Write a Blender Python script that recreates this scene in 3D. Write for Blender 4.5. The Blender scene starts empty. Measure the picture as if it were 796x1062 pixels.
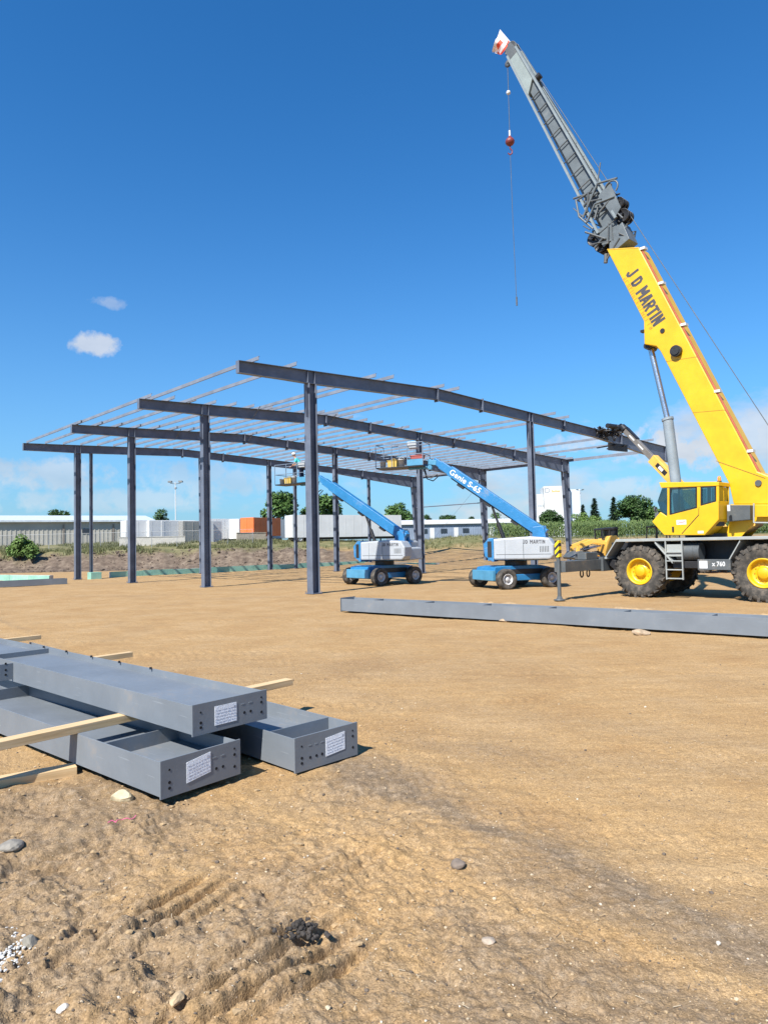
import bpy, math, random
import numpy as np
from mathutils import Vector, Matrix, Euler
R = math.radians
scn = bpy.context.scene
COL = scn.collection
random.seed(7)

# ------------------------------------------------------------------ camera
FPX, PITCH, ROLL, EYE = 718.4, .0457, .0218, 2.1
cam_d = bpy.data.cameras.new('camera'); cam = bpy.data.objects.new('camera', cam_d); COL.objects.link(cam)
cp, sp, cr, sr = math.cos(PITCH), math.sin(PITCH), math.cos(ROLL), math.sin(ROLL)
CF = Vector((0, cp, sp)); _R = Vector((1, 0, 0)); _U = Vector((0, -sp, cp))
CR = _R*cr - _U*sr; CU = _R*sr + _U*cr
CP = Vector((0, 0, EYE))
cam.matrix_world = Matrix(((CR.x, CU.x, -CF.x, 0), (CR.y, CU.y, -CF.y, 0), (CR.z, CU.z, -CF.z, EYE), (0, 0, 0, 1)))
cam_d.sensor_fit = 'VERTICAL'; cam_d.sensor_height = 36; cam_d.lens = FPX/1062*36
cam_d.clip_start = .05; cam_d.clip_end = 8000
scn.camera = cam

# ------------------------------------------------------------------ light
SUN_EL = R(46); SUN_DIR = Vector((-.55*math.cos(SUN_EL), -.835*math.cos(SUN_EL), math.sin(SUN_EL)))
sd = bpy.data.lights.new('sun', 'SUN'); sd.energy = 5.0; sd.angle = R(.55); sd.color = (1, .955, .88)
so = bpy.data.objects.new('sun', sd); COL.objects.link(so); so.rotation_euler = SUN_DIR.to_track_quat('Z', 'Y').to_euler(); so.location = (0, 0, 60)
scn.view_settings.view_transform = 'Standard'; scn.view_settings.look = 'None'
scn.view_settings.gamma = 1; scn.view_settings.exposure = 0.80

class NT:
    def __init__(s, nt): s.nt = nt
    def n(s, t, **k):
        nd = s.nt.nodes.new(t)
        for a, b in k.items():
            if a == 'inp':
                for i, v in b.items():
                    if isinstance(v, bpy.types.NodeSocket): s.nt.links.new(v, nd.inputs[i])
                    else: nd.inputs[i].default_value = v
            else: setattr(nd, a, b)
        return nd
    def l(s, a, b): s.nt.links.new(a, b)
    def math(s, op, a, b=0.0, clamp=False):
        nd = s.n('ShaderNodeMath', operation=op, use_clamp=clamp, inp={0: a, 1: b}); return nd.outputs[0]
    def ramp(s, f, stops):
        nd = s.n('ShaderNodeValToRGB', inp={0: f}); e = nd.color_ramp.elements
        while len(e) < len(stops): e.new(.5)
        for i, (p, c) in enumerate(stops):
            e[i].position = p; e[i].color = (*c, 1) if len(c) == 3 else c
        return nd.outputs[0]
    def mix(s, f, a, b, mode='MIX'):
        nd = s.n('ShaderNodeMix', data_type='RGBA', blend_type=mode)
        for i, v in ((0, f), (6, a), (7, b)):
            if isinstance(v, bpy.types.NodeSocket): s.l(v, nd.inputs[i])
            else: nd.inputs[i].default_value = v if i == 0 else ((*v, 1) if len(v) == 3 else v)
        return nd.outputs[2]
    def noise(s, vec, scale, detail=4, rough=.55):
        nd = s.n('ShaderNodeTexNoise', inp={'Scale': scale, 'Detail': detail, 'Roughness': rough})
        if vec is not None: s.l(vec, nd.inputs['Vector'])
        return nd.outputs[0]

# ------------------------------------------------------------------ sky
w = bpy.data.worlds.new('World'); scn.world = w; w.use_nodes = True
N = NT(w.node_tree); w.node_tree.nodes.clear()
sky = N.n('ShaderNodeTexSky', sky_type='NISHITA', sun_disc=False, sun_elevation=SUN_EL, sun_rotation=math.atan2(SUN_DIR.x, SUN_DIR.y) % (2*math.pi),
          altitude=200, air_density=1.0, dust_density=.25, ozone_density=2.2)
tc = N.n('ShaderNodeTexCoord')
sep = N.n('ShaderNodeSeparateXYZ', inp={0: tc.outputs['Generated']})
up = sep.outputs[2]
hs = N.n('ShaderNodeHueSaturation', inp={'Saturation': 1.12, 'Value': .92, 'Color': sky.outputs[0]})
skyc = N.mix(1.0, hs.outputs[0], (.32, .93, 1.32), 'MULTIPLY')
# hazy band low over the land
hz = N.math('MULTIPLY', N.math('POWER', N.math('SUBTRACT', 1.0, up, True), 5.2), .88, True)
skyc = N.mix(hz, skyc, (2.4, 3.5, 4.65))
# cumulus: noise stretched sideways, only in the low band
mp = N.n('ShaderNodeMapping', inp={0: tc.outputs['Generated']}); mp.inputs['Scale'].default_value = (1, 1, 2.1); mp.inputs['Location'].default_value = (.35, .1, .06)
cn = N.noise(mp.outputs[0], 4.2, 9, .58)
band = N.ramp(up, [(0, (.62,)*3), (.10, (.86,)*3), (.175, (.55,)*3), (.225, (0,)*3)])
bias = N.math('MULTIPLY_ADD', sep.outputs[0], .16); w.node_tree.nodes[-1].inputs[2].default_value = .0
cm = N.math('ADD', N.math('SUBTRACT', cn, .53), bias)
cm = N.math('ADD', cm, N.math('MULTIPLY', N.math('SUBTRACT', band, .70), .34))
cm = N.ramp(N.math('MULTIPLY', cm, 7.0, True), [(0, (0,)*3), (1, (1,)*3)])
def cdir(x, y):
    v = CF + CR*((x-398)/FPX) - CU*((y-531)/FPX); return v.normalized()
def puff(px, py, rx, rz, amt):
    d = cdir(px, py)
    sx = N.math('DIVIDE', N.math('SUBTRACT', sep.outputs[0], d.x), rx); sz = N.math('DIVIDE', N.math('SUBTRACT', up, d.z), rz)
    r2 = N.math('ADD', N.math('MULTIPLY', sx, sx), N.math('MULTIPLY', sz, sz))
    nn = N.noise(tc.outputs['Generated'], 38, 5, .6)
    f = N.math('SUBTRACT', N.math('MULTIPLY_ADD', nn, 2.6), r2)
    w.node_tree.nodes[-2].inputs[2].default_value = -.55
    front = N.math('GREATER_THAN', sep.outputs[1], 0.0)
    return N.math('MULTIPLY', N.math('MULTIPLY', N.math('MULTIPLY', f, 1.7, True), amt), front)
p1 = puff(99, 357, .034, .020, .75); p2 = puff(113, 314, .026, .010, .34)
p3 = puff(712, 462, .10, .040, .92); p4 = puff(645, 508, .14, .020, .50); p8 = puff(600, 458, .05, .020, .6); p9 = puff(790, 455, .06, .03, .8); p5 = puff(45, 492, .10, .028, .55); p6 = puff(215, 498, .11, .030, .40); p7 = puff(110, 520, .16, .022, .40)
front = N.math('GREATER_THAN', up, .0)
tot = N.math('MAXIMUM', N.math('MULTIPLY', cm, .75), N.math('MAXIMUM', p1, p2))
for p in (p3, p4, p5, p6, p7, p8, p9): tot = N.math('MAXIMUM', tot, p)
shade = N.noise(mp.outputs[0], 9, 4, .5)
cc = N.mix(N.math('MULTIPLY', N.math('SUBTRACT', shade, .3), 2.2, True), (3.5, 3.9, 4.5), (5.8, 5.9, 6.1))
skyc = N.mix(N.math('MULTIPLY', tot, front), skyc, cc)
bg = N.n('ShaderNodeBackground', inp={0: skyc, 1: .088}); out = N.n('ShaderNodeOutputWorld', inp={0: bg.outputs[0]})

# ------------------------------------------------------------------ helpers: pixels of the photograph to rays
def ray(px, py): return CF + CR*((px-398)/FPX) - CU*((py-531)/FPX)
def gp(px, py, z=0.0):
    r = ray(px, py); return CP + r*((z-EYE)/r.z)
def at(px, py, Y):
    r = ray(px, py); return CP + r*(Y/r.y)
def plane_pt(px, py, P, n):
    r = ray(px, py); return CP + r*((P-CP).dot(n)/r.dot(n))
def proj(P):
    d = P-CP; k = d.dot(CF); return (398+FPX*d.dot(CR)/k, 531-FPX*d.dot(CU)/k)

# ------------------------------------------------------------------ materials
MATS = {}
def metal(name, col, rough=.45, met=0.0, var=.12, dirt=0.0, dirtcol=(.36, .26, .15), bump=.02, scale=3.0, spec=.5, coat=0.0):
    if name in MATS: return MATS[name]
    m = bpy.data.materials.new(name); m.use_nodes = True; T = NT(m.node_tree); b = m.node_tree.nodes['Principled BSDF']
    tcn = T.n('ShaderNodeTexCoord').outputs['Object']
    n1 = T.noise(tcn, scale, 6, .6); n2 = T.noise(tcn, scale*9, 4, .6)
    dk = tuple(c*(1-var*1.6) for c in col); lt = tuple(min(1, c*(1+var)) for c in col)
    c = T.mix(T.math('MULTIPLY_ADD', n1, 1.8) if False else T.ramp(n1, [(.3, (0,)*3), (.7, (1,)*3)]), dk, lt)
    if dirt > 0:
        f = T.ramp(T.math('ADD', T.math('MULTIPLY', n1, .6), T.math('MULTIPLY', n2, .4)), [(.62-dirt*.3, (0,)*3), (.80-dirt*.15, (1,)*3)])
        c = T.mix(T.math('MULTIPLY', f, min(1, .35+dirt)), c, dirtcol)
    if name.startswith('primer'):
        ms = T.n('ShaderNodeMapping', inp={0: tcn}); ms.inputs['Scale'].default_value = (2.5, 60, 60) ; ns = T.noise(ms.outputs[0], 1.0, 3, .6); sp_ = T.noise(tcn, 38, 3, .6)
        c = T.mix(T.ramp(ns, [(.64, (0,)*3), (.70, (.35,)*3)]), c, (.30, .33, .36)); c = T.mix(T.ramp(sp_, [(.70, (0,)*3), (.74, (.7,)*3)]), c, (.22, .15, .10))
    T.l(c, b.inputs['Base Color']); b.inputs['Metallic'].default_value = met
    T.l(T.math('MULTIPLY_ADD', n2, .25), b.inputs['Roughness']); m.node_tree.nodes[-1].inputs[2].default_value = rough-.12
    b.inputs['Specular IOR Level'].default_value = spec; b.inputs['Coat Weight'].default_value = coat
    bp = T.n('ShaderNodeBump', inp={'Strength': .35, 'Distance': bump, 'Height': n2}); T.l(bp.outputs[0], b.inputs['Normal'])
    MATS[name] = m; return m
steel = metal('primer steel', (.155, .175, .198), .50, var=.09, dirt=.14, dirtcol=(.30, .24, .18), bump=.004, scale=1.4)
steel_dk = metal('primer steel frame', (.115, .135, .180), .38, var=.2, dirt=.08, bump=.004, scale=1.2)
purl = metal('purlin steel', (.18, .20, .24), .45, var=.15, scale=1.5)
hole = metal('bolt hole', (.006, .006, .008), .9, var=.1)
yellow = metal('crane yellow', (.66, .385, .006), .42, var=.09, dirt=.16, dirtcol=(.42, .27, .06), bump=.003, scale=1.6, coat=.15)
yellow_old = metal('telehandler yellow', (.74, .42, .075), .5, var=.12, dirt=.3, bump=.004, scale=2)
dkgrey = metal('machine grey', (.085, .095, .10), .5, var=.15, dirt=.25, scale=2)
grey = metal('deck grey', (.30, .32, .31), .5, var=.12, dirt=.25, scale=2)
boomgrey = metal('jib grey', (.115, .135, .145), .45, var=.16, dirt=.1, scale=2)
black = metal('black paint', (.018, .018, .02), .45, var=.2, scale=3)
rubber = metal('tyre rubber', (.062, .058, .052), .85, var=.25, dirt=.50, dirtcol=(.21, .17, .13), bump=.01, scale=5, spec=.2)
chrome = metal('piston rod', (.55, .57, .60), .22, met=.9, var=.05, scale=2)
cyl = metal('cylinder grey', (.22, .26, .29), .4, var=.1, scale=2)
blue = metal('lift blue', (.02, .17, .38), .42, var=.12, dirt=.22, scale=2, coat=.2)
teal = metal('platform light blue', (.07, .25, .40), .45, var=.1, dirt=.1)
ltgrey = metal('cover grey', (.36, .385, .41), .4, var=.06, dirt=.08, scale=2)
white = metal('white paint', (.60, .61, .61), .5, var=.06, dirt=.06, dirtcol=(.45, .42, .36), scale=.6)
whiteb = metal('bluish white paint', (.56, .62, .70), .5, var=.07, dirt=.08, scale=.5)
paper = metal('label paper', (.72, .75, .80), .6, var=.05, scale=8)
ink = metal('print ink', (.05, .05, .06), .6)
orange = metal('orange container', (.75, .17, .045), .5, var=.1, dirt=.08, scale=.7)
tan = metal('tan siding', (.42, .40, .35), .6, var=.1, dirt=.1, scale=.4)
bluegrey = metal('blue grey siding', (.21, .26, .34), .6, var=.12, scale=.4)
concrete = metal('concrete', (.46, .44, .40), .85, var=.15, dirt=.3, dirtcol=(.35, .27, .18), bump=.01, scale=1.5)
green = metal('green foam board', (.24, .47, .38), .7, var=.14, dirt=.3, dirtcol=(.46, .40, .28), scale=1.1)
red = metal('red paint', (.50, .035, .03), .45, var=.1)
redband = metal('faded red print', (.62, .24, .02), .6)
tealcloth = metal('teal cloth', (.05, .46, .46), .85, scale=8)
jeans = metal('denim', (.03, .045, .09), .9, scale=10)
skin = metal('skin', (.45, .26, .18), .55, var=.06, scale=10)
winglass = metal('dark window glass', (.03, .04, .055), .12, var=.1, bump=.0)
pink = metal('pink tape', (.75, .12, .30), .6)
flagred = metal('flag red', (.75, .09, .05), .8, scale=4)
galv = metal('galvanised steel', (.36, .37, .38), .5, met=.3)
orangeL = metal('beacon orange', (.85, .22, .03), .3)

def wood_mat():
    m = bpy.data.materials.new('pine timber'); m.use_nodes = True; T = NT(m.node_tree); b = m.node_tree.nodes['Principled BSDF']
    tcn = T.n('ShaderNodeTexCoord').outputs['Object']
    mp_ = T.n('ShaderNodeMapping', inp={0: tcn}); mp_.inputs['Scale'].default_value = (1.2, 26, 26)
    n = T.noise(mp_.outputs[0], 1.5, 6, .6)
    T.l(T.ramp(n, [(.25, (.40, .26, .12)), (.5, (.58, .41, .22)), (.75, (.66, .50, .30))]), b.inputs['Base Color']); b.inputs['Roughness'].default_value = .75
    bp = T.n('ShaderNodeBump', inp={'Strength': .4, 'Distance': .004, 'Height': n}); T.l(bp.outputs[0], b.inputs['Normal'])
    return m
wood = wood_mat()
def glass_mat(name, tint, alpha):
    m = bpy.data.materials.new(name); m.use_nodes = True; T = NT(m.node_tree); m.node_tree.nodes.clear()
    tr = T.n('ShaderNodeBsdfTransparent', inp={0: (*tint, 1)}); gl = T.n('ShaderNodeBsdfGlossy', inp={0: (.9, .95, 1, 1), 'Roughness': .03})
    fr = T.n('ShaderNodeFresnel', inp={0: 1.5}); f = T.math('ADD', fr.outputs[0], alpha, True)
    mx = T.n('ShaderNodeMixShader', inp={0: f, 1: tr.outputs[0], 2: gl.outputs[0]}); T.n('ShaderNodeOutputMaterial', inp={0: mx.outputs[0]})
    return m
glass = glass_mat('tinted glass', (.42, .55, .55), .10)
def hazard_mat():
    m = bpy.data.materials.new('hazard stripes'); m.use_nodes = True; T = NT(m.node_tree); b = m.node_tree.nodes['Principled BSDF']
    tcn = T.n('ShaderNodeTexCoord').outputs['Object']; s = T.n('ShaderNodeSeparateXYZ', inp={0: tcn})
    v = T.math('ADD', T.math('MULTIPLY', s.outputs[2], 4.2), T.math('MULTIPLY', s.outputs[0], 4.2))
    v = T.math('GREATER_THAN', T.math('FRACT', v), .5)
    T.l(T.mix(v, (.80, .55, .01), (.03, .03, .03)), b.inputs['Base Color']); b.inputs['Roughness'].default_value = .5
    return m
hazard = hazard_mat()
def leaf_mat(name, c1, c2):
    m = bpy.data.materials.new(name); m.use_nodes = True; T = NT(m.node_tree); b = m.node_tree.nodes['Principled BSDF']
    g = T.n('ShaderNodeNewGeometry'); f = g.outputs['Random Per Island']
    tcn = T.n('ShaderNodeTexCoord').outputs['Object']; n = T.noise(tcn, .5, 3)
    f2 = T.math('ADD', T.math('MULTIPLY', f, .55), T.math('MULTIPLY', n, .45))
    T.l(T.ramp(f2, [(.2, c1), (.8, c2)]), b.inputs['Base Color']); b.inputs['Roughness'].default_value = .6
    b.inputs['Specular IOR Level'].default_value = .25
    return m
leafD = leaf_mat('dark foliage', (.022, .050, .014), (.060, .115, .030))
leafM = leaf_mat('mid foliage', (.040, .085, .020), (.10, .18, .045))
leafL = leaf_mat('light foliage', (.075, .13, .030), (.17, .26, .07))
conif = leaf_mat('conifer foliage', (.016, .035, .020), (.040, .075, .040))
cornm = leaf_mat('maize leaves', (.055, .095, .028), (.15, .20, .07))
grassm = leaf_mat('grass blades', (.08, .10, .035), (.20, .19, .09))
bark = metal('bark', (.09, .065, .045), .9, var=.3, scale=6)

# ------------------------------------------------------------------ mesh builder
class MB:
    def __init__(s): s.v = []; s.f = []; s.mi = []; s.sm = []; s.cur = 0; s.smooth = False
    def mat(s, i): s.cur = i; return s
    def add(s, vs, fs, smooth=False):
        o = len(s.v); s.v += [tuple(v) for v in vs]
        for f in fs: s.f.append(tuple(o+i for i in f)); s.mi.append(s.cur); s.sm.append(smooth)
        return s
    def box(s, x0, x1, y0, y1, z0, z1):
        vs = [(x, y, z) for x in (x0, x1) for y in (y0, y1) for z in (z0, z1)]
        return s.add(vs, [(0, 1, 3, 2), (4, 6, 7, 5), (0, 4, 5, 1), (2, 3, 7, 6), (0, 2, 6, 4), (1, 5, 7, 3)])
    def obox(s, p0, p1, w, h, up=(0, 0, 1), off=0.0):
        # box from p0 to p1, w across, h along up; off shifts along up
        p0 = Vector(p0); p1 = Vector(p1); d = (p1-p0).normalized(); u = Vector(up); sd_ = d.cross(u).normalized(); u = sd_.cross(d).normalized()
        vs = []
        for p in (p0, p1):
            for a in (-.5, .5):
                for b in (-.5, .5): vs.append(p+sd_*(w*a)+u*(h*b+off))
        return s.add(vs, [(0, 1, 3, 2), (4, 6, 7, 5), (0, 4, 5, 1), (2, 3, 7, 6), (0, 2, 6, 4), (1, 5, 7, 3)])
    def prism(s, pts, y0, y1):
        # pts (x,z) polygon, extruded along y
        n = len(pts); vs = [(x, y0, z) for x, z in pts]+[(x, y1, z) for x, z in pts]
        fs = [tuple(range(n)), tuple(range(2*n-1, n-1, -1))]+[(i, i+n, (i+1) % n+n, (i+1) % n) for i in range(n)]
        return s.add(vs, fs)
    def hexa(s, a, b):  # two quads of 4 points
        return s.add(list(a)+list(b), [(0, 1, 2, 3), (7, 6, 5, 4)]+[(i, i+4, (i+1) % 4+4, (i+1) % 4) for i in range(4)])
    def tube(s, p0, p1, r0, r1=None, n=10, caps=True):
        r1 = r0 if r1 is None else r1
        p0 = Vector(p0); p1 = Vector(p1); d = (p1-p0).normalized(); a = d.orthogonal().normalized(); b = d.cross(a)
        vs = [p+(a*math.cos(t)+b*math.sin(t))*r for p, r in ((p0, r0), (p1, r1)) for t in [2*math.pi*i/n for i in range(n)]]
        o = len(s.v); s.add(vs, [(i, (i+1) % n, (i+1) % n+n, i+n) for i in range(n)], True)
        if caps: s.add(vs[:n], [tuple(range(n-1, -1, -1))]); s.add(vs[n:], [tuple(range(n))])
        return s
    def path(s, pts, r, n=6):
        for a, b in zip(pts[:-1], pts[1:]): s.tube(a, b, r, n=n)
        return s
    def lathe(s, prof, c, axis='y', n=32, closed=False):
        # prof list of (r, h) around axis through c
        vs = []; m = len(prof)
        for i in range(n):
            t = 2*math.pi*i/n
            for r, h in prof:
                q = {'y': (r*math.cos(t), h, r*math.sin(t)), 'z': (r*math.cos(t), r*math.sin(t), h), 'x': (h, r*math.cos(t), r*math.sin(t))}[axis]
                vs.append((c[0]+q[0], c[1]+q[1], c[2]+q[2]))
        fs = []
        for i in range(n):
            for j in range(m-1 if not closed else m):
                fs.append((i*m+j, ((i+1) % n)*m+j, ((i+1) % n)*m+(j+1) % m, i*m+(j+1) % m))
        return s.add(vs, fs, True)
    def disc(s, c, nrm, r, n=14, th=.004):
        c = Vector(c); d = Vector(nrm).normalized(); return s.tube(c-d*.001, c+d*th, r, n=n)
    def stone(s, c, r, sq=(1, 1, .7), seed=0, sub=2):
        rnd = random.Random(seed); import bmesh as _b
        bm = _b.new(); _b.ops.create_icosphere(bm, subdivisions=sub, radius=1)
        ax = [Vector((rnd.uniform(-1, 1), rnd.uniform(-1, 1), rnd.uniform(-1, 1))).normalized() for _ in range(9)]
        dd = [rnd.uniform(.55, .9) for _ in ax]
        vs = []
        for v in bm.verts:
            p = v.co.copy()
            for a, d_ in zip(ax, dd):
                k = p.dot(a)
                if k > d_: p -= a*(k-d_)*.85
            p *= 1+rnd.uniform(-.04, .04)
            vs.append((c[0]+p.x*r*sq[0], c[1]+p.y*r*sq[1], c[2]+p.z*r*sq[2]))
        fs = [tuple(v.index for v in f.verts) for f in bm.faces]; bm.free()
        return s.add(vs, fs, False)
    def xf(s, M):
        s.v = [tuple(M @ Vector(v)) for v in s.v]; return s
    def build(s, name, mats, parent=None, bevel=0, recalc=True):
        me = bpy.data.meshes.new(name); me.from_pydata(s.v, [], s.f)
        if not isinstance(mats, (list, tuple)): mats = [mats]
        for m in mats: me.materials.append(m)
        me.polygons.foreach_set('material_index', s.mi); me.polygons.foreach_set('use_smooth', s.sm)
        if recalc:
            import bmesh as _b
            bm = _b.new(); bm.from_mesh(me); _b.ops.recalc_face_normals(bm, faces=bm.faces); bm.to_mesh(me); bm.free()
        me.update()
        o = bpy.data.objects.new(name, me); COL.objects.link(o)
        if parent: o.parent = parent
        if bevel:
            b = o.modifiers.new('bevel', 'BEVEL'); b.width = bevel; b.segments = 2; b.limit_method = 'ANGLE'; b.angle_limit = R(40)
        return o
def tag(o, label, cat, group=None):
    o['label'] = label; o['category'] = cat
    if group: o['group'] = group
    return o
def thing(name, label, cat, loc=(0, 0, 0), rz=0, group=None):
    o = bpy.data.objects.new(name, None); o.empty_display_size = .3; COL.objects.link(o); o.location = loc; o.rotation_euler = (0, 0, rz)
    return tag(o, label, cat, group)
def text_on(parent, string, mat, origin, xdir, updir, length=None, height=None, bold=.02, name='lettering', th=.004):
    c = bpy.data.curves.new(name, 'FONT'); c.body = string; c.size = 1; c.offset = bold; c.space_character = 1.0+bold*2.2; c.extrude = 0
    t = bpy.data.objects.new(name+'_tmp', c); COL.objects.link(t)
    bpy.context.view_layer.update()
    me = bpy.data.meshes.new_from_object(t.evaluated_get(bpy.context.evaluated_depsgraph_get()))
    bpy.data.objects.remove(t)
    xs = [v.co.x for v in me.vertices]; ys = [v.co.y for v in me.vertices]
    x0, x1, y0, y1 = min(xs), max(xs), min(ys), max(ys)
    sx = length/(x1-x0) if length else height/(y1-y0); sy = height/(y1-y0) if height else sx
    X = Vector(xdir).normalized(); U = Vector(updir).normalized(); Z = X.cross(U); O = Vector(origin)
    for v in me.vertices: v.co = O+X*((v.co.x-x0)*sx)+U*((v.co.y-y0)*sy)+Z*th
    me.materials.clear(); me.materials.append(mat)
    o = bpy.data.objects.new(name, me); COL.objects.link(o); o.parent = parent; return o

GLY = {'J': (.50, [[(.42, 1), (.42, .22), (.30, .08), (.16, .08), (.06, .24)]]), 'D': (.58, [[(.09, .09), (.09, .91), (.34, .91), (.49, .72), (.49, .28), (.34, .09), (.09, .09)]]),
 'M': (.74, [[(.09, 0), (.09, 1)], [(.65, 0), (.65, 1)], [(.12, .95), (.37, .42), (.62, .95)]]), 'A': (.62, [[(.07, 0), (.27, .97)], [(.55, 0), (.35, .97)], [(.15, .30), (.47, .30)]]),
 'R': (.58, [[(.09, 0), (.09, .91), (.36, .91), (.49, .80), (.49, .58), (.36, .47), (.09, .47)], [(.30, .47), (.50, 0)]]), 'T': (.52, [[(.26, 0), (.26, .91)], [(0, .91), (.52, .91)]]),
 'I': (.22, [[(.11, 0), (.11, 1)]]), 'N': (.60, [[(.09, 0), (.09, 1)], [(.51, 0), (.51, 1)], [(.12, .94), (.48, .06)]]), ' ': (.34, [])}
def block_text(parent, string, mat, origin, xdir, updir, length, height, thick=.17, lift=.003, name='lettering'):
    X = Vector(xdir).normalized(); U = Vector(updir).normalized(); Z = X.cross(U); O = Vector(origin)+Z*lift
    tot = sum(GLY[c][0]+.14 for c in string)-.14; sx = length/tot; x = 0; m = MB(); k = 0
    for c in string:
        w_, st_ = GLY[c]
        for pl_ in st_:
            for a, b in zip(pl_[:-1], pl_[1:]):
                A_ = O+X*((x+a[0])*sx)+U*(a[1]*height)+Z*(.0004*(k % 5)); B_ = O+X*((x+b[0])*sx)+U*(b[1]*height)+Z*(.0004*(k % 5)); k += 1
                d_ = (B_-A_).normalized()*thick*height*.28; m.obox(A_-d_, B_+d_, thick*height, .003, Z)
        x += w_+.14
    return m.build(name, mat, parent)

# ------------------------------------------------------------------ numpy noise
rs = np.random.RandomState(3); TAB = rs.rand(256, 256)
def vnoise(x, y):
    xi = np.floor(x).astype(int); yi = np.floor(y).astype(int); fx = x-xi; fy = y-yi
    fx = fx*fx*(3-2*fx); fy = fy*fy*(3-2*fy)
    a = TAB[xi & 255, yi & 255]; b = TAB[(xi+1) & 255, yi & 255]; c = TAB[xi & 255, (yi+1) & 255]; d = TAB[(xi+1) & 255, (yi+1) & 255]
    return (a*(1-fx)+b*fx)*(1-fy)+(c*(1-fx)+d*fx)*fy-.5
def fbm(x, y, o=4, g=.5):
    r = 0*x; a = 1
    for i in range(o):
        r = r+a*vnoise(x*(2**i)+17.3*i, y*(2**i)+9.1*i); a *= g
    return r
def sstep(a, b, x):
    t = np.clip((x-a)/(b-a), 0, 1); return t*t*(3-2*t)
def terrain_h(x, y):
    # large form of the land: flat pad, a raised bank behind it, then gently higher ground
    x = np.asarray(x, float); y = np.asarray(y, float)
    left = sstep(4, -14, x)
    k = y + .06*x + 1.2*vnoise(x*.15, y*.15)
    steep = 1.9*sstep(70, 75.5, k)+1.0*sstep(77, 95, y)
    gentle = 2.3*sstep(60, 100, y+.10*x)
    g = steep*left+gentle*(1-left)
    g = g+.35*sstep(100, 140, y)*(1-left)
    g = g+.9*np.exp(-(((x-11)/7.0)**2+((y-88)/6.0)**2))   # grassy mound
    return g
def zt(x, y): return float(terrain_h(np.array([x]), np.array([y]))[0])

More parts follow.
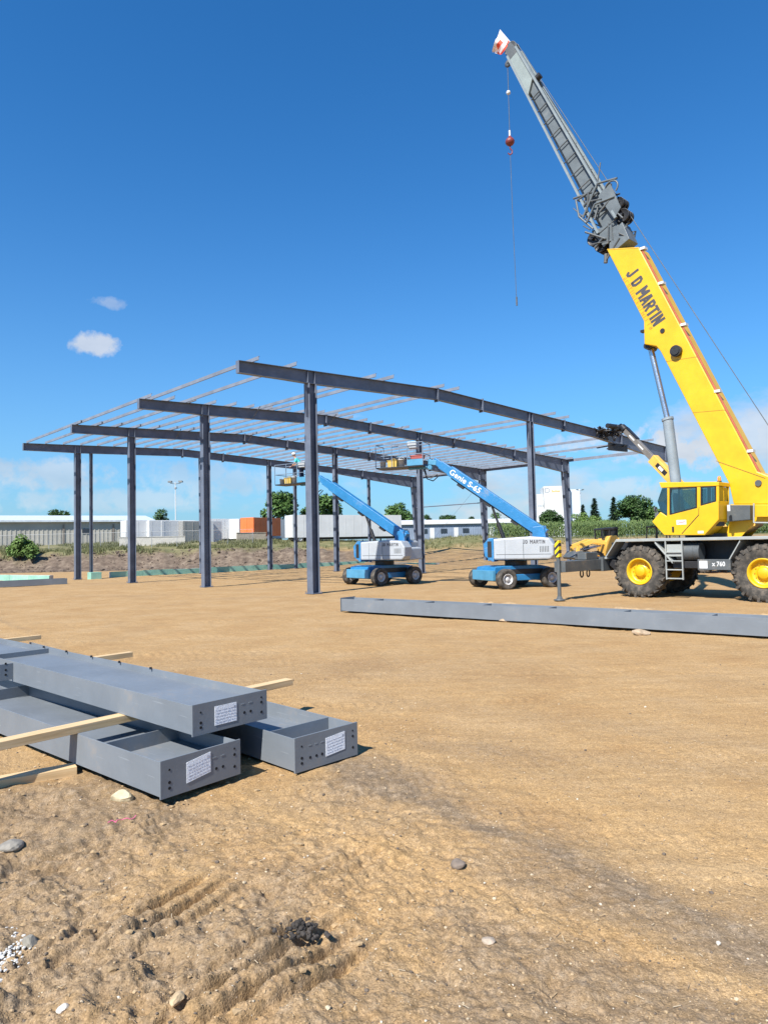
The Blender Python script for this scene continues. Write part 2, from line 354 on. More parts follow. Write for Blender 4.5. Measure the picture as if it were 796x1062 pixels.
# ------------------------------------------------------------------ ground
def make_ground():
    r1 = np.concatenate([np.exp(np.arange(np.log(.9), np.log(2.6), .012)), np.exp(np.arange(np.log(2.6), np.log(5.6), .0024)), np.exp(np.arange(np.log(5.6), np.log(60), .0062))]); r2 = np.exp(np.arange(np.log(60), np.log(4500), .02))[1:]
    rr = np.concatenate([r1, r2])
    a1 = np.arange(-37, 37.001, .125); a2 = np.concatenate([np.arange(-180, -37, 3.0), a1, np.arange(37.5, 180, 3.0)])
    A, RR = np.meshgrid(np.radians(a2), rr)
    X = RR*np.sin(A); Y = RR*np.cos(A)
    H = terrain_h(X, Y)
    pad = 1-sstep(60, 72, Y)
    fade = 1/(1+(RR/22)**2)
    # broad unevenness
    h = .030*fbm(X*.35, Y*.35, 3)*pad
    # rougher, churned soil at the near left
    rough0 = np.clip(sstep(2.2, -1.6, X-.16*(Y-4))*sstep(8.5, 5.0, Y)+.25*sstep(5.2, 3.2, Y), 0, 1)
    rough = np.clip(rough0*(.75+1.1*fbm(X*.9+3, Y*.9, 3)), 0, 1)
    # lumpy dirt detail
    rid = fbm(X*2.1+9, Y*2.1+4, 4, .55)
    h = h+rough*(.120*np.abs(rid)+.020*fbm(X*7, Y*7, 4, .6)-.050*np.abs(fbm(X*8+3, Y*8, 3, .6))+.012*np.abs(fbm(X*26, Y*26, 2, .6)))
    h = h+(.002*fbm(X*3.2, Y*9, 4, .6)+.003*fbm(X*1.2+8, Y*5+2, 3, .6))*(1-rough)*pad*sstep(4, 9, Y)
    h = h+(.010+.030*rough)*fbm(X*4, Y*4, 5, .55)
    h = h+(.004+.010*rough)*np.maximum(0, fbm(X*22+5, Y*22, 3, .6))
    h = h+.0035*fbm(X*40+5, Y*40, 2, .6)*fade
    # faint long wheel marks crossing the pad
    for (ox, oy, ang, amp, wd, lug) in ((0, 9.2, 8, .012, .42, .16), (0, 10.9, 6, .010, .42, .16), (2, 7.0, -14, .010, .5, .14), (0, 13.6, 4, .014, .6, .22), (0, 16.3, 5, .012, .6, .22),
                                        (1.2, 5.6, -20, .012, .40, .13), (0, 19.5, 3, .014, .6, .25), (2.5, 4.6, -24, .010, .40, .13), (0, 12.0, -12, .010, .5, .2)):
        c, s_ = math.cos(R(ang)), math.sin(R(ang))
        u = (X-ox)*c+(Y-oy)*s_; v = -(X-ox)*s_+(Y-oy)*c+.35*np.sin(u*.22+ox)
        m = np.exp(-(v/wd)**4)
        m = m*(1-rough0)
        h = h-amp*m*.5+amp*.50*m*np.sin(2*math.pi*(u+np.abs(v)*.5+.10*fbm(u*3, v*5, 3))/lug)*np.clip(fbm(u*1.1, v*2.5+ox, 3)*3+.35, 0, 1)+amp*.5*np.exp(-((np.abs(v)-wd*1.15)/.12)**2)
    # deep lug prints, near left
    for (px0, py0, px1, py1, wd, lug, amp) in ((205, 1062, 345, 978, .19, .16, .115), (130, 972, 210, 925, .15, .15, .10), (20, 905, 170, 850, .15, .15, .04), (20, 1010, 110, 960, .12, .16, .04), (300, 930, 400, 880, .14, .16, .03)):
        a = gp(px0, py0); b = gp(px1, py1); d = (b-a); L = math.hypot(d.x, d.y); dx, dy = d.x/L, d.y/L
        u = (X-a.x)*dx+(Y-a.y)*dy; v = -(X-a.x)*dy+(Y-a.y)*dx
        n = fbm(X*2.6, Y*2.6, 2)
        m = np.exp(-(v/(wd*1.5))**4)*sstep(-.25, .05, u)*sstep(L+.3, L, u)
        st = np.clip(.5+1.7*np.sin(2*math.pi*(v*1.0+.05*n)/lug+1), 0, 1)
        h = h+amp*m*(st-.6)*(.8+.9*n)
    H = H+h*np.where(RR < 60, 1, .0)+np.where(RR > 20, .05*fbm(X*.5, Y*.5, 4), 0)*sstep(20, 60, RR)*pad
    bankm = sstep(69, 71, Y)*sstep(82, 77, Y)*sstep(8, -6, X)
    H = H+bankm*.38*fbm(X*.9, Y*.9, 5, .6)
    H = H+sstep(72, 90, Y)*.25*fbm(X*.12, Y*.12, 4)
    # colour masks
    n1 = fbm(X*.8+40, Y*.8, 4); n2 = fbm(X*.18+7, Y*.35, 4)
    greyc = np.clip(.15+2.0*rough*(.50+n1*.8)+sstep(4.6, 3.2, Y)*sstep(-1.5, 1.2, X)*(.4+n1)+.5*np.clip(n2-.12, 0, 1)+.4*np.clip(n1-.22, 0, 1), 0, 1)
    def band(x0, y0, x1, y1, wd):
        a = gp(x0, y0); b = gp(x1, y1); dx, dy = (b.x-a.x), (b.y-a.y); L = math.hypot(dx, dy); dx /= L; dy /= L
        v = -(X-a.x)*dy+(Y-a.y)*dx+.12*fbm(X*1.5, Y*1.5, 3)
        return np.exp(-(v/wd)**2)
    sandy = band(430, 900, 796, 1040, .16)+band(480, 800, 796, 900, .3)
    gband = band(470, 845, 796, 985, .13)*(.5+1.6*np.clip(fbm(X*5, Y*5, 3)+.3, 0, 1))+band(300, 760, 796, 800, .22)*.4+band(560, 745, 796, 775, .3)*.35
    greyc = np.clip((greyc*.80+.50*gband)*(1-.75*np.clip(sandy, 0, 1)), 0, 1)
    brown = np.clip(sstep(67, 70, Y+2*n2)*sstep(6, -8, X)*(1-sstep(76.5, 79, Y+2*n1)) + sstep(60, 66, Y)*.30*sstep(-10, 0, X)*np.clip(.5+n1*2, 0, 1), 0, 1)
    grass = np.clip(np.where(X < -8, sstep(75.5, 77.5, Y+2*n1), sstep(76, 92, Y+6*n1+3*n2-.2*X)), 0, 1)
    grass = np.clip(grass+np.exp(-(((X-9)/12.0)**2+((Y-88)/7.0)**2))*.9, 0, 1)
    nr, na = X.shape
    vs = np.stack([X, Y, H], -1).reshape(-1, 3)
    idx = np.arange(nr*na).reshape(nr, na)
    nxt = np.roll(idx, -1, 1)
    q = np.stack([idx[:-1], nxt[:-1], nxt[1:], idx[1:]], -1).reshape(-1, 4)[:, ::-1]
    cen = len(vs); vs = np.vstack([vs, [[0, 0, 0]]])
    me = bpy.data.meshes.new('ground'); nt = na
    me.vertices.add(len(vs)); me.vertices.foreach_set('co', vs.ravel())
    tri = np.stack([np.full(nt, cen), nxt[0], idx[0]], -1)
    loops = np.concatenate([q.ravel(), tri.ravel()]); me.loops.add(len(loops)); me.loops.foreach_set('vertex_index', loops)
    st = np.concatenate([np.arange(len(q))*4, len(q)*4+np.arange(nt)*3]); me.polygons.add(len(st)); me.polygons.foreach_set('loop_start', st)
    me.polygons.foreach_set('use_smooth', np.ones(len(st), bool))
    me.update(calc_edges=True); me.validate()
    for nm, arr in (('greyc', greyc), ('brown', brown), ('grassm', grass)):
        at_ = me.attributes.new(nm, 'FLOAT', 'POINT'); at_.data.foreach_set('value', np.append(arr.ravel(), 0).astype(np.float32))
    o = bpy.data.objects.new('ground', me); COL.objects.link(o); o['kind'] = 'structure'
    m = bpy.data.materials.new('site soil'); m.use_nodes = True; T = NT(m.node_tree); b = m.node_tree.nodes['Principled BSDF']
    pos = T.n('ShaderNodeNewGeometry').outputs['Position']
    A_ = lambda k: T.n('ShaderNodeAttribute', attribute_name=k).outputs['Fac']
    nb = T.noise(pos, .7, 7, .65); nf = T.noise(pos, 14, 6, .7); nff = T.noise(pos, 70, 4, .7)
    sand = T.ramp(nb, [(.28, (.52, .325, .145)), (.5, (.60, .400, .190)), (.72, (.66, .465, .25))])
    gr = T.ramp(nf, [(.25, (.20, .15, .095)), (.5, (.33, .25, .165)), (.75, (.50, .40, .285))])
    gfac = T.math('ADD', A_('greyc'), T.math('MULTIPLY', T.math('SUBTRACT', nf, .5), .8), True)
    c = T.mix(gfac, sand, gr)
    c = T.mix(T.math('MULTIPLY', T.math('SUBTRACT', nff, .35), 1.1, True), T.mix(1.0, c, (.70, .68, .66), 'MULTIPLY'), c)
    # grit: every small cell slightly lighter or darker
    for sc_, am_ in ((95.0, .42), (210.0, .40), (34.0, .20)):
        vg = T.n('ShaderNodeTexVoronoi', feature='F1', inp={0: pos, 'Scale': sc_}); sg = T.n('ShaderNodeSeparateColor', inp={0: vg.outputs['Color']})
        k_ = T.math('ADD', T.math('MULTIPLY', T.math('SUBTRACT', sg.outputs[0], .5), am_), 1.0); T.nt.nodes[-1].inputs[1].default_value = 1.0
        vm = T.n('ShaderNodeVectorMath', operation='SCALE', inp={0: c, 'Scale': k_}); c = vm.outputs[0]
        if sc_ == 95.0: grit = T.math('MULTIPLY', sg.outputs[1], T.math('SUBTRACT', 1.0, T.math('MULTIPLY', vg.outputs['Distance'], 1.6), True))
    # small stones: cells that take a colour of their own
    vo = T.n('ShaderNodeTexVoronoi', feature='F1', inp={0: pos, 'Scale': 62.0}); 
    sel = T.n('ShaderNodeSeparateColor', inp={0: vo.outputs['Color']})
    th = T.math('MULTIPLY_ADD', sel.outputs[0], .27); m.node_tree.nodes[-1].inputs[2].default_value = -.03
    dotm = T.math('MULTIPLY', T.math('LESS_THAN', vo.outputs['Distance'], th), T.math('GREATER_THAN', sel.outputs[1], .70))
    peb = T.ramp(sel.outputs[2], [(0, (.10, .085, .07)), (.4, (.30, .24, .17)), (.75, (.52, .44, .34)), (1, (.66, .58, .46))])
    cam_near = T.math('SUBTRACT', 1.0, A_('grassm'), True)
    c = T.mix(T.math('MULTIPLY', dotm, .85), c, peb)
    mps = T.n('ShaderNodeMapping', inp={0: pos}); mps.inputs['Scale'].default_value = (.55, 3.2, 1); nst = T.noise(mps.outputs[0], 2.2, 8, .72)
    c = T.mix(T.math('MULTIPLY', T.math('SUBTRACT', nst, .42), 2.4, True), T.mix(1.0, c, (.80, .77, .74), 'MULTIPLY'), c)
    nbr = T.noise(pos, 1.3, 7, .7)
    c = T.mix(A_('brown'), c, T.ramp(nbr, [(.3, (.07, .052, .040)), (.5, (.14, .105, .078)), (.7, (.24, .19, .14))]))
    ng = T.noise(pos, .35, 6, .7)
    c = T.mix(A_('grassm'), c, T.ramp(ng, [(.3, (.09, .105, .04)), (.5, (.16, .15, .07)), (.7, (.30, .25, .14))]))
    T.l(c, b.inputs['Base Color']); b.inputs['Roughness'].default_value = .95; b.inputs['Specular IOR Level'].default_value = .15
    hsum = T.math('ADD', T.math('ADD', T.math('MULTIPLY', nf, .7), T.math('MULTIPLY', nst, 1.1)), T.math('ADD', T.math('MULTIPLY', nff, .3), T.math('ADD', T.math('MULTIPLY', dotm, .25), T.math('MULTIPLY', grit, .35))))
    bp = T.n('ShaderNodeBump', inp={'Strength': .6, 'Distance': .020, 'Height': hsum}); T.l(bp.outputs[0], b.inputs['Normal'])
    me.materials.append(m)
make_ground()

# ------------------------------------------------------------------ steel frame of the building
AX, AY = -3.095, 29.99; ANG = .7603
Uv = Vector((math.cos(ANG), math.sin(ANG), 0)); Vv = Vector((-math.sin(ANG), math.cos(ANG), 0))
BAY, OV, WR, WI, WW = 9.194, 3.64, 8.215, 16.52, 35.6
ZE, S1, S2 = 9.563, .0426, .033
def ztop(w_): return ZE+S1*(w_+OV) if w_ < WR else ZE+S1*(WR+OV)-S2*(w_-WR)
def fp(k, w_, z=0.0): return Vector((AX, AY, 0))+Uv*w_+Vv*(BAY*k)+Vector((0, 0, z))
def w_of(k, px, dz=0.0):
    lo, hi = -4.0, 36.5
    for _ in range(40):
        m = (lo+hi)/2
        if proj(fp(k, m, ztop(m)+dz))[0] < px: lo = m
        else: hi = m
    return lo
def depth_at(w_): # rafter depth: shallow at the overhang, deep haunch at the far knee
    if w_ < 0: return .50+.06*(w_+OV)/OV
    if w_ < 24: return .58
    return .58+(w_-24)/(WW-24)*.62
frame = thing('building_frame', 'open blue grey steel building skeleton of columns, rafters and purlins', 'steel frame', (AX, AY, 0), ANG)
# local axes: x along the frame (w), y along the bays
def build_col(k, w_, wid=.42, bf=.26, ztopv=None, name='column', taper=0):
    m = MB(); y = BAY*k; H = ztopv; tf = .022
    wt = wid+taper
    # tapered column keeps its outer flange plumb
    xo = w_+wid/2
    for (a0, a1) in ((xo-wid, xo-wt), (xo-tf, xo-tf)):
        m.hexa([(a0, y-bf/2, 0), (a0+tf, y-bf/2, 0), (a0+tf, y+bf/2, 0), (a0, y+bf/2, 0)], [(a1, y-bf/2, H), (a1+tf, y-bf/2, H), (a1+tf, y+bf/2, H), (a1, y+bf/2, H)])
    m.hexa([(xo-wid+tf, y-.006, 0), (xo-tf, y-.006, 0), (xo-tf, y+.006, 0), (xo-wid+tf, y+.006, 0)], [(xo-wt+tf, y-.006, H), (xo-tf, y-.006, H), (xo-tf, y+.006, H), (xo-wt+tf, y+.006, H)])
    if k in (0, 1) and not taper:  # clip plates near the top
        m.box(w_-wid/2-.14, w_-wid/2-.002, y-.10, y-.09, H-1.5, H-.12)
        m.box(w_+wid/2-.02, w_+wid/2+.05, y-.16, y-.145, H-2.2, H-1.6)
    o = m.build(name, steel_dk, frame)
    p = MB(); p.box(xo-wid-.06, xo+.06, y-bf/2-.08, y+bf/2+.08, .02, .05)
    for sx in (xo-wid-.03, xo+.03):
        for sy in (-bf/2-.05, bf/2+.05): p.tube((sx, y+sy, .05), (sx, y+sy, .13), .015, n=6)
    p.build('base_plate', steel_dk, o)
    return o
for k in range(4):
    build_col(k, 0, .40, .40 if k == 0 else .34, ztop(0)-depth_at(0))
    if k > 0: build_col(k, WW-.22, .42, .26, ztop(WW)-1.0, taper=.55)
    build_col(k, WI, .34, .30, ztop(WI)-depth_at(WI))
    # rafter
    m = MB(); ws = sorted(set([-OV, -1.5, 0, 4, WR, 12, WI, 20, 24, 27, 30, 33, WW])); y = BAY*k; bf = .24; tf = .018
    for a, b in zip(ws[:-1], ws[1:]):
        za, zb, da, db = ztop(a), ztop(b), depth_at(a), depth_at(b)
        m.hexa([(a, y-bf/2, za-tf), (a, y+bf/2, za-tf), (a, y+bf/2, za), (a, y-bf/2, za)], [(b, y-bf/2, zb-tf), (b, y+bf/2, zb-tf), (b, y+bf/2, zb), (b, y-bf/2, zb)])
        m.hexa([(a, y-bf/2, za-da), (a, y+bf/2, za-da), (a, y+bf/2, za-da+tf), (a, y-bf/2, za-da+tf)], [(b, y-bf/2, zb-db), (b, y+bf/2, zb-db), (b, y+bf/2, zb-db+tf), (b, y-bf/2, zb-db+tf)])
        m.hexa([(a, y-.006, za-da+tf), (a, y+.006, za-da+tf), (a, y+.006, za-tf), (a, y-.006, za-tf)], [(b, y-.006, zb-db+tf), (b, y+.006, zb-db+tf), (b, y+.006, zb-tf), (b, y-.006, zb-tf)])
    m.box(-OV-.012, -OV, y-bf/2, y+bf/2, ztop(-OV)-.5, ztop(-OV))
    m.box(WW+.001, WW+.02, y-bf/2, y+bf/2, ztop(WW)-1.2, ztop(WW)+.02)
    # web stiffeners over the columns
    for sx in (-.19, .19, WI-.16, WI+.16, WW-1.0):
        m.box(sx-.006, sx+.006, y-bf/2+.01, y+bf/2-.01, ztop(sx)-depth_at(sx)+.02, ztop(sx)-.02)
    raf = m.build('rafter', steel_dk, frame)
    for sw in (WR, 11.9, 20.2, 27.6):
        sp_ = MB(); d_ = depth_at(sw)
        for e in (-.016, .016):
            sp_.box(sw+e-.014, sw+e+.014, y-bf/2-.03, y+bf/2+.03, ztop(sw)-d_-.10, ztop(sw)+.07)
        for bz in np.linspace(ztop(sw)-d_-.04, ztop(sw), 5):
            for by in (-bf/4, bf/4): sp_.tube((sw-.06, y+by, bz), (sw+.06, y+by, bz), .016, n=6)
        sp_.build('splice_plate', steel_dk, raf)
    if k == 3: break
# end wall columns under the last rafter
for px_ in (208, 305.5, 382): 
    ww_ = w_of(3, px_, -1); build_col(3, ww_, .26, .22, ztop(ww_)-depth_at(ww_)-.005)
# slim post beside the last left column
ww_ = w_of(3, 94.5, -1); build_col(3, ww_, .20, .18, ztop(ww_)-depth_at(ww_)-.005)
# purlins: Z sections lapping over the rafters
def purlin(w_, y0, y1, dz=0.0):
    z = ztop(w_)+dz+.003; m = MB(); h = .17; t = .010; f = .05
    m.box(w_-t/2, w_+t/2, y0, y1, z+t, z+h-t); m.box(w_-t/2, w_+f, y0, y1, z+h-t, z+h); m.box(w_-f, w_+t/2, y0, y1, z, z+t)
    m.build('purlin', purl, frame)
rnd = random.Random(5)
nP = 33
for j in range(nP):
    w_ = -OV+.25+j*(WW+OV-.6)/(nP-1)
    purlin(w_, 2*BAY-.75-.1*rnd.random(), 3*BAY+.12)
    purlin(w_+.075, BAY-.55-.25*rnd.random(), 2*BAY+.75, 0)
for px_ in (258, 297, 379, 394, 450, 463, 563, 577, 645, 668):
    w_ = w_of(0, px_); ov = rnd.uniform(.50, .80)
    purlin(w_+.15, -ov, BAY+.7)
# eave struts at the far right side and knee
m = MB(); m.box(WW-.10, WW+.10, .1, 3*BAY, ztop(WW)+.03, ztop(WW)+.05); m.box(WW-.10, WW-.08, .1, 3*BAY, ztop(WW)-.2, ztop(WW)+.03); m.build('eave_strut', purl, frame)
# rod bracing between the last right columns
m = MB(); m.tube((WW-.3, 2*BAY, 5.9), (WW-.3, 3*BAY, 5.9), .05, n=6); m.tube((WW-.3, 2*BAY, 8.2), (WW-.3, 3*BAY, .5), .010, n=5); m.build('brace', steel_dk, frame)
# flange braces hanging from the purlins
for k in (1, 2):
    for w_ in (3, 8.5, 14.2, 20, 25.6):
        m = MB(); m.obox((w_, BAY*k-.05, ztop(w_)-.50), (w_, BAY*k-.75, ztop(w_)+.03), .05, .008); m.build('flange_brace', steel_dk, frame)

# ------------------------------------------------------------------ foundation walls and piers
def wall_between(name, label, a, b, z0, z1, th, mats, parentlabel=None, top=True):
    d = (b-a); L = math.hypot(d.x, d.y); rz = math.atan2(d.y, d.x)
    t = thing(name, label, 'foundation wall', (a.x, a.y, 0), rz)
    m = MB(); m.box(0, L, 0, th, z0, z1); m.build('concrete_core', concrete, t)
    g = MB(); n = max(1, int(L/2.44)); 
    for i in range(n):
        e = rnd.uniform(-.03, .05); g.box(i*L/n+.01, (i+1)*L/n-.01, -.055, -.004, z0, z1+e)
    g.build('foam_board', green, t)
    return t
A0 = fp(3, 2.6)+Vv*.6; A1 = fp(3, 35.2)+Vv*.6
wall_between('foundation_wall', 'long low foundation wall faced with green foam boards behind the rear columns', A0, A1, -.3, .42, .25, None)
wall_between('foundation_wall', 'short pale green foundation wall at the far left edge behind the grey beam', gp(-60, 601), gp(52, 603), -.3, .42, .25, None)
B0 = gp(395, 586); B1 = gp(452, 586.5)
wall_between('foundation_wall', 'short pale foundation stub seen between the two boom lifts', B0, B1, -.2, .22, .5, None)
t = MB(); q = fp(3, w_of(3, 94.5, -1)); t.box(-.38, .38, -.34, .34, -.1, .50); o = t.build('foundation_pier', green, None, .01); o.location = q-Vv*.30; o.rotation_euler.z = ANG
o.location = q-Vv*.62; tag(o, 'pale green foam clad pier at the foot of the slim post at left', 'pier')
for k in (1, 2):
    q = fp(k, WW-.22); m = MB(); m.box(-.75, .55, -.5, .5, -.2, .02); o = m.build('concrete_pier', concrete, None, .01); o.location = q; o.rotation_euler.z = ANG
    tag(o, ['', 'pale concrete pier under the tapered column nearest the yellow loader', 'pale concrete pier under the tapered column behind the front boom lift'][k], 'pier')
# dark spare beam lying far left
def ibeam_lying(m, L, D, H, tf=.016, tw=.012):
    # I section on its side: flanges upright, web flat; runs along +x from 0 to L, y 0..D, z 0..H
    m.box(0, L, 0, tf, 0, H); m.box(0, L, D-tf, D, 0, H); m.box(0, L, tf, D-tf, H/2-tw/2, H/2+tw/2)
    return m
a = gp(-70, 613); b = gp(70, 606); d = b-a; m = ibeam_lying(MB(), d.length, .6, .36); m.v = [(x, y, z+.02) for x, y, z in m.v]
o = m.build('steel_beam', steel, None); o.location = a; o.rotation_euler.z = math.atan2(d.y, d.x); tag(o, 'blue grey steel beam lying on the ground at the far left edge', 'steel beam')

# ------------------------------------------------------------------ near stack of girders
def girder(label, c0, c1, L, H, stiff=(), holes=True, lab=True, z0=.09, clips=(), labpos=.45, flip=False, shear=0, hrow=.0, group=None, wz=.5):
    """c0 = near bottom corner of the end plate, c1 = far bottom corner (world xy); the girder runs away to the left"""
    e = Vector((c1.x-c0.x, c1.y-c0.y, 0)); D = e.length; e.normalize(); ax = Vector((-e.y, e.x, 0))  # long axis, away
    rz = math.atan2(ax.y, ax.x)
    # local x along ax, local y = rot90(x) = -e  -> the section spans y from 0 to -D
    t = thing('steel_girder', label, 'steel girder', (c0.x, c0.y, z0), rz, group)
    tf, tw = .012, .009
    m = MB(); m.box(.016, L, -.012, 0, 0, H); m.build('near_flange', steel, t, .002)
    m = MB(); m.box(.016, L, -D, -D+.012, 0, H); m.build('far_flange', steel, t, .002)
    m = MB(); m.box(.016, L, -D+.012, -.012, H*wz-.005, H*wz+.005); m.build('web', steel, t)
    m = MB(); m.box(0, .016, -D-.012, .012, -.012, H+.012)
    m.mat(1)
    for (fy, fz) in [(.09, .22), (.09, .38), (.93, .25), (.93, .62)] + ([(f, .36+hrow) for f in (.56, .68, .77)] if not flip else [(f, .33) for f in (.22, .32, .41)]) + [(.93, .80), (.09, .74)]:
        m.disc((-.001, -D*fy, H*fz), (-1, 0, 0), .013 if fz < .7 else .009, th=.0015)
    m.mat(0)
    for f in ((.56, .66, .77) if not flip else (.22, .32, .42)):
        m.obox((-.0005, -D*(f-.025), H*.70), (-.0005, -D*(f+.025), H*.70), .004, .012)
    m.build('end_plate', [steel, hole], t, .0015)
    if lab:
        lp = MB(); y0 = -D*labpos; w2, h2 = .12, .085
        cz = H*.5
        P = [(-.004, y0+w2, cz-h2), (-.004, y0-w2, cz-h2+shear), (-.004, y0-w2, cz+h2+shear), (-.004, y0+w2, cz+h2)]
        lp.hexa(P, [(x+.003, y, z) for x, y, z in P])
        lb = lp.build('paper_label', paper, t)
        il = MB(); rr_ = random.Random(int(D*1e4))
        for r_ in range(5):
            zz = cz-h2+.025+r_*.027; x_ = y0+w2-.015
            while x_ > y0-w2+.03:
                ln = rr_.uniform(.010, .04); fr_ = (y0+w2-x_)/(2*w2)
                il.obox((-.0052, x_, zz+shear*fr_), (-.0052, x_-ln, zz+shear*(fr_+ln/(2*w2))), .001, .0028); x_ -= ln+.008
        il.obox((-.0052, y0-w2+.035, cz+h2*.62+shear), (-.0052, y0-w2+.015, cz+h2*.62+shear), .001, .022)
        il.build('print', metal('faint print', (.42, .44, .50), .7), lb)
    for sx in stiff:
        m = MB(); m.box(sx-.006, sx+.006, -D+.013, -.013, H*wz+.006, H-.004); m.box(sx-.006, sx+.006, -D+.013, -.013, .004, H*wz-.006)
        m.build('stiffener', steel, t)
    for sx in clips:
        m = MB(); m.box(sx, sx+.012, .002, .16, .03, H-.02); m.mat(1)
        for zz in (.1, .16, .24): m.disc((sx-.001, .09, zz), (-1, 0, 0), .014, th=.0015)
        m.build('clip_plate', [steel, hole], t)
    return t, ax, e
Z1 = .07
g1 = girder('lower steel girder with paper label, nearest the camera at the left of the stack', gp(168, 828, Z1), gp(248.5, 801.5, Z1), 9.5, .285, stiff=(.95, 4.4), z0=Z1, labpos=.45, shear=.035)
g2 = girder('right hand girder of the stack with two bolts and paper label, lying on the dirt', gp(307, 801, .03), gp(370, 781.5, .03), 9.5, .295, stiff=(.42, 2.2, 4.0), z0=.03, flip=True, labpos=.63, shear=.02)
Z3 = Z1+.285+.085
def along(c0, c1, z, off, px):
    e = Vector((c1.x-c0.x, c1.y-c0.y, 0)); D = e.length; e.normalize(); ax = Vector((-e.y, e.x, 0)); lo, hi = 0.0, 12.0
    for _ in range(40):
        mm = (lo+hi)/2; P = Vector((c0.x, c0.y, z))+e*D*off+ax*mm
        if proj(P)[0] > px: lo = mm
        else: hi = mm
    return lo
c0_, c1_ = gp(201, 763, Z3), gp(276, 744, Z3)
sA = along(c0_, c1_, Z3+.255, 1, 51.5)
g3 = girder('topmost steel girder resting across timber on the two girders below', c0_, c1_, 10.5, .255, wz=.70, stiff=(sA, sA+2.2), z0=Z3, clips=(along(c0_, c1_, Z3+.2, 0, 14),), labpos=.42, hrow=.02)
# small bolts on the far flange of the top girder
m = MB()
for i in range(5):
    m = MB(); m.tube((2.1+i*.75, -(c1_-c0_).length+.03, .25), (2.1+i*.75, -(c1_-c0_).length+.03, .275), .016, n=6); m.build('bolt', black, g3[0])
def timber(label, a, b, z, w_=.09, h=.09, grp=None):
    d = b-a; L = math.hypot(d.x, d.y); m = MB(); m.box(0, L, -w_/2, w_/2, 0, h)
    o = m.build('timber', wood, None, .004); o.location = (a.x, a.y, z); o.rotation_euler.z = math.atan2(d.y, d.x)
    return tag(o, label, 'timber', grp)
za = Z3-.078
ta = gp(-60, 790, za); tb = gp(300, 710, za)
timber('pine timber carrying the topmost girder, its end showing on both sides of the stack', ta, tb, za, .14, .076)
timber('pine timber on the dirt under the nearest lower girder', gp(-60, 826, 0), gp(60, 805, 0)+Vector((.12, .11, 0)), -.015, .16, .085)
timber('far pine timber poking out behind the stack, right of the small one', gp(60, 690, .40), gp(136, 679, .40), .37, .12, .08)
timber('small far pine timber end behind the stack near the left edge', gp(-20, 668, .40), gp(42, 661, .40), .37, .10, .08)

# ------------------------------------------------------------------ long girder across the middle
a = gp(354, 635, 0); b = gp(830, 665, 0)
d = b-a; L = d.length; t = thing('steel_girder', 'very long steel girder lying alone across the dirt in front of the crane', 'steel girder', (a.x, a.y, .05), math.atan2(d.y, d.x))
m = MB(); m.box(0, L, 0, .014, 0, .37); m.build('near_flange', steel, t, .002)
m = MB(); m.box(0, L, .60, .614, 0, .37); m.build('far_flange', steel, t, .002)
m = MB(); m.box(0, L, .014, .60, .18, .19)
for sx in np.arange(1.2, L, 1.9): m.box(sx, sx+.01, .014, .6, .19, .36)
m.build('web', steel, t)
m = MB(); m.box(-.016, 0, -.03, .645, -.03, .40); m.build('end_plate', steel, t, .002)
for i, (px_, py_, lb) in enumerate(((525, 645, 'pale stone block tucked under the middle of the long girder'), (664, 658, 'pale broken stone under the long girder nearer the right edge'))):
    q = gp(px_, py_); m = MB(); m.stone((0, 0, .04), .19, (1.15, .75, .5), 11+i, 3); o = m.build('stone', metal('block stone', (.40, .30, .20), .9, var=.25, scale=7)); o.location = q; tag(o, lb, 'stone')

# ------------------------------------------------------------------ stones on the ground
def rock(px_, py_, r, sq, label, col, seed, cat='stone', name='stone'):
    q = gp(px_, py_); m = MB(); m.stone((0, 0, r*sq[2]*.35), r, sq, seed, 3)
    o = m.build(name, metal('rock %d' % seed, col, .9, var=.25, bump=.006, scale=9), None); o.location = q; tag(o, label, cat); return o
rock(127, 829, .085, (1.2, .9, .75), 'pale yellowish stone beside the corner of the nearest girder', (.50, .42, .27), 21)
rock(475, 902, .045, (1.1, .9, .8), 'lone brownish grey stone on smooth sand in the middle foreground', (.19, .15, .12), 22)
rock(31, 977, .052, (1, .9, .85), 'rounded grey stone at the edge of the white rubble', (.24, .22, .18), 23)
rock(184, 1046, .040, (.8, 1.3, .5), 'long sandy stone at the bottom edge left of the lug prints', (.52, .38, .22), 24)
rock(65, 1052, .030, (1, 1, .7), 'small white stone near the bottom left corner', (.52, .48, .42), 25)
rock(507, 983, .035, (1.1, .8, .6), 'small tan stone left of centre on the grey gravelly soil at the bottom', (.42, .34, .26), 26)
rock(12, 886, .07, (1.2, 1, .6), 'grey stone half buried at the left edge in the foreground', (.23, .21, .18), 27)
# dark clod with crumbs
q = gp(312, 975); m = MB(); r2 = random.Random(4)
for i in range(110):
    a_ = r2.uniform(0, 6.28); rr_ = abs(r2.gauss(0, .060)); m.stone((rr_*1.0*math.cos(a_), rr_*.8*math.sin(a_), .008+max(0, .055-rr_*.6)*r2.random()), r2.uniform(.007, .020), (1, 1, .8), i, 1)
o = m.build('dark_clod', metal('dark clod soil', (.05, .042, .036), .95, var=.4, scale=20)); o.location = q; tag(o, 'crumbled near black clod of soil on the churned dirt', 'clod')
# white rubble
m = MB(); q = gp(2, 990)
for i in range(900):
    x_, y_ = r2.gauss(-.10, .09), r2.gauss(0, .10)
    if x_*x_+y_*y_ > .14: continue
    m.stone((x_, y_, .004+.01*r2.random()), r2.uniform(.004, .014), (1, 1, .7), i, 1)
o = m.build('white_rubble', metal('white chalky rubble', (.55, .54, .51), .95, var=.12, scale=20)); o.location = q; o['kind'] = 'stuff'
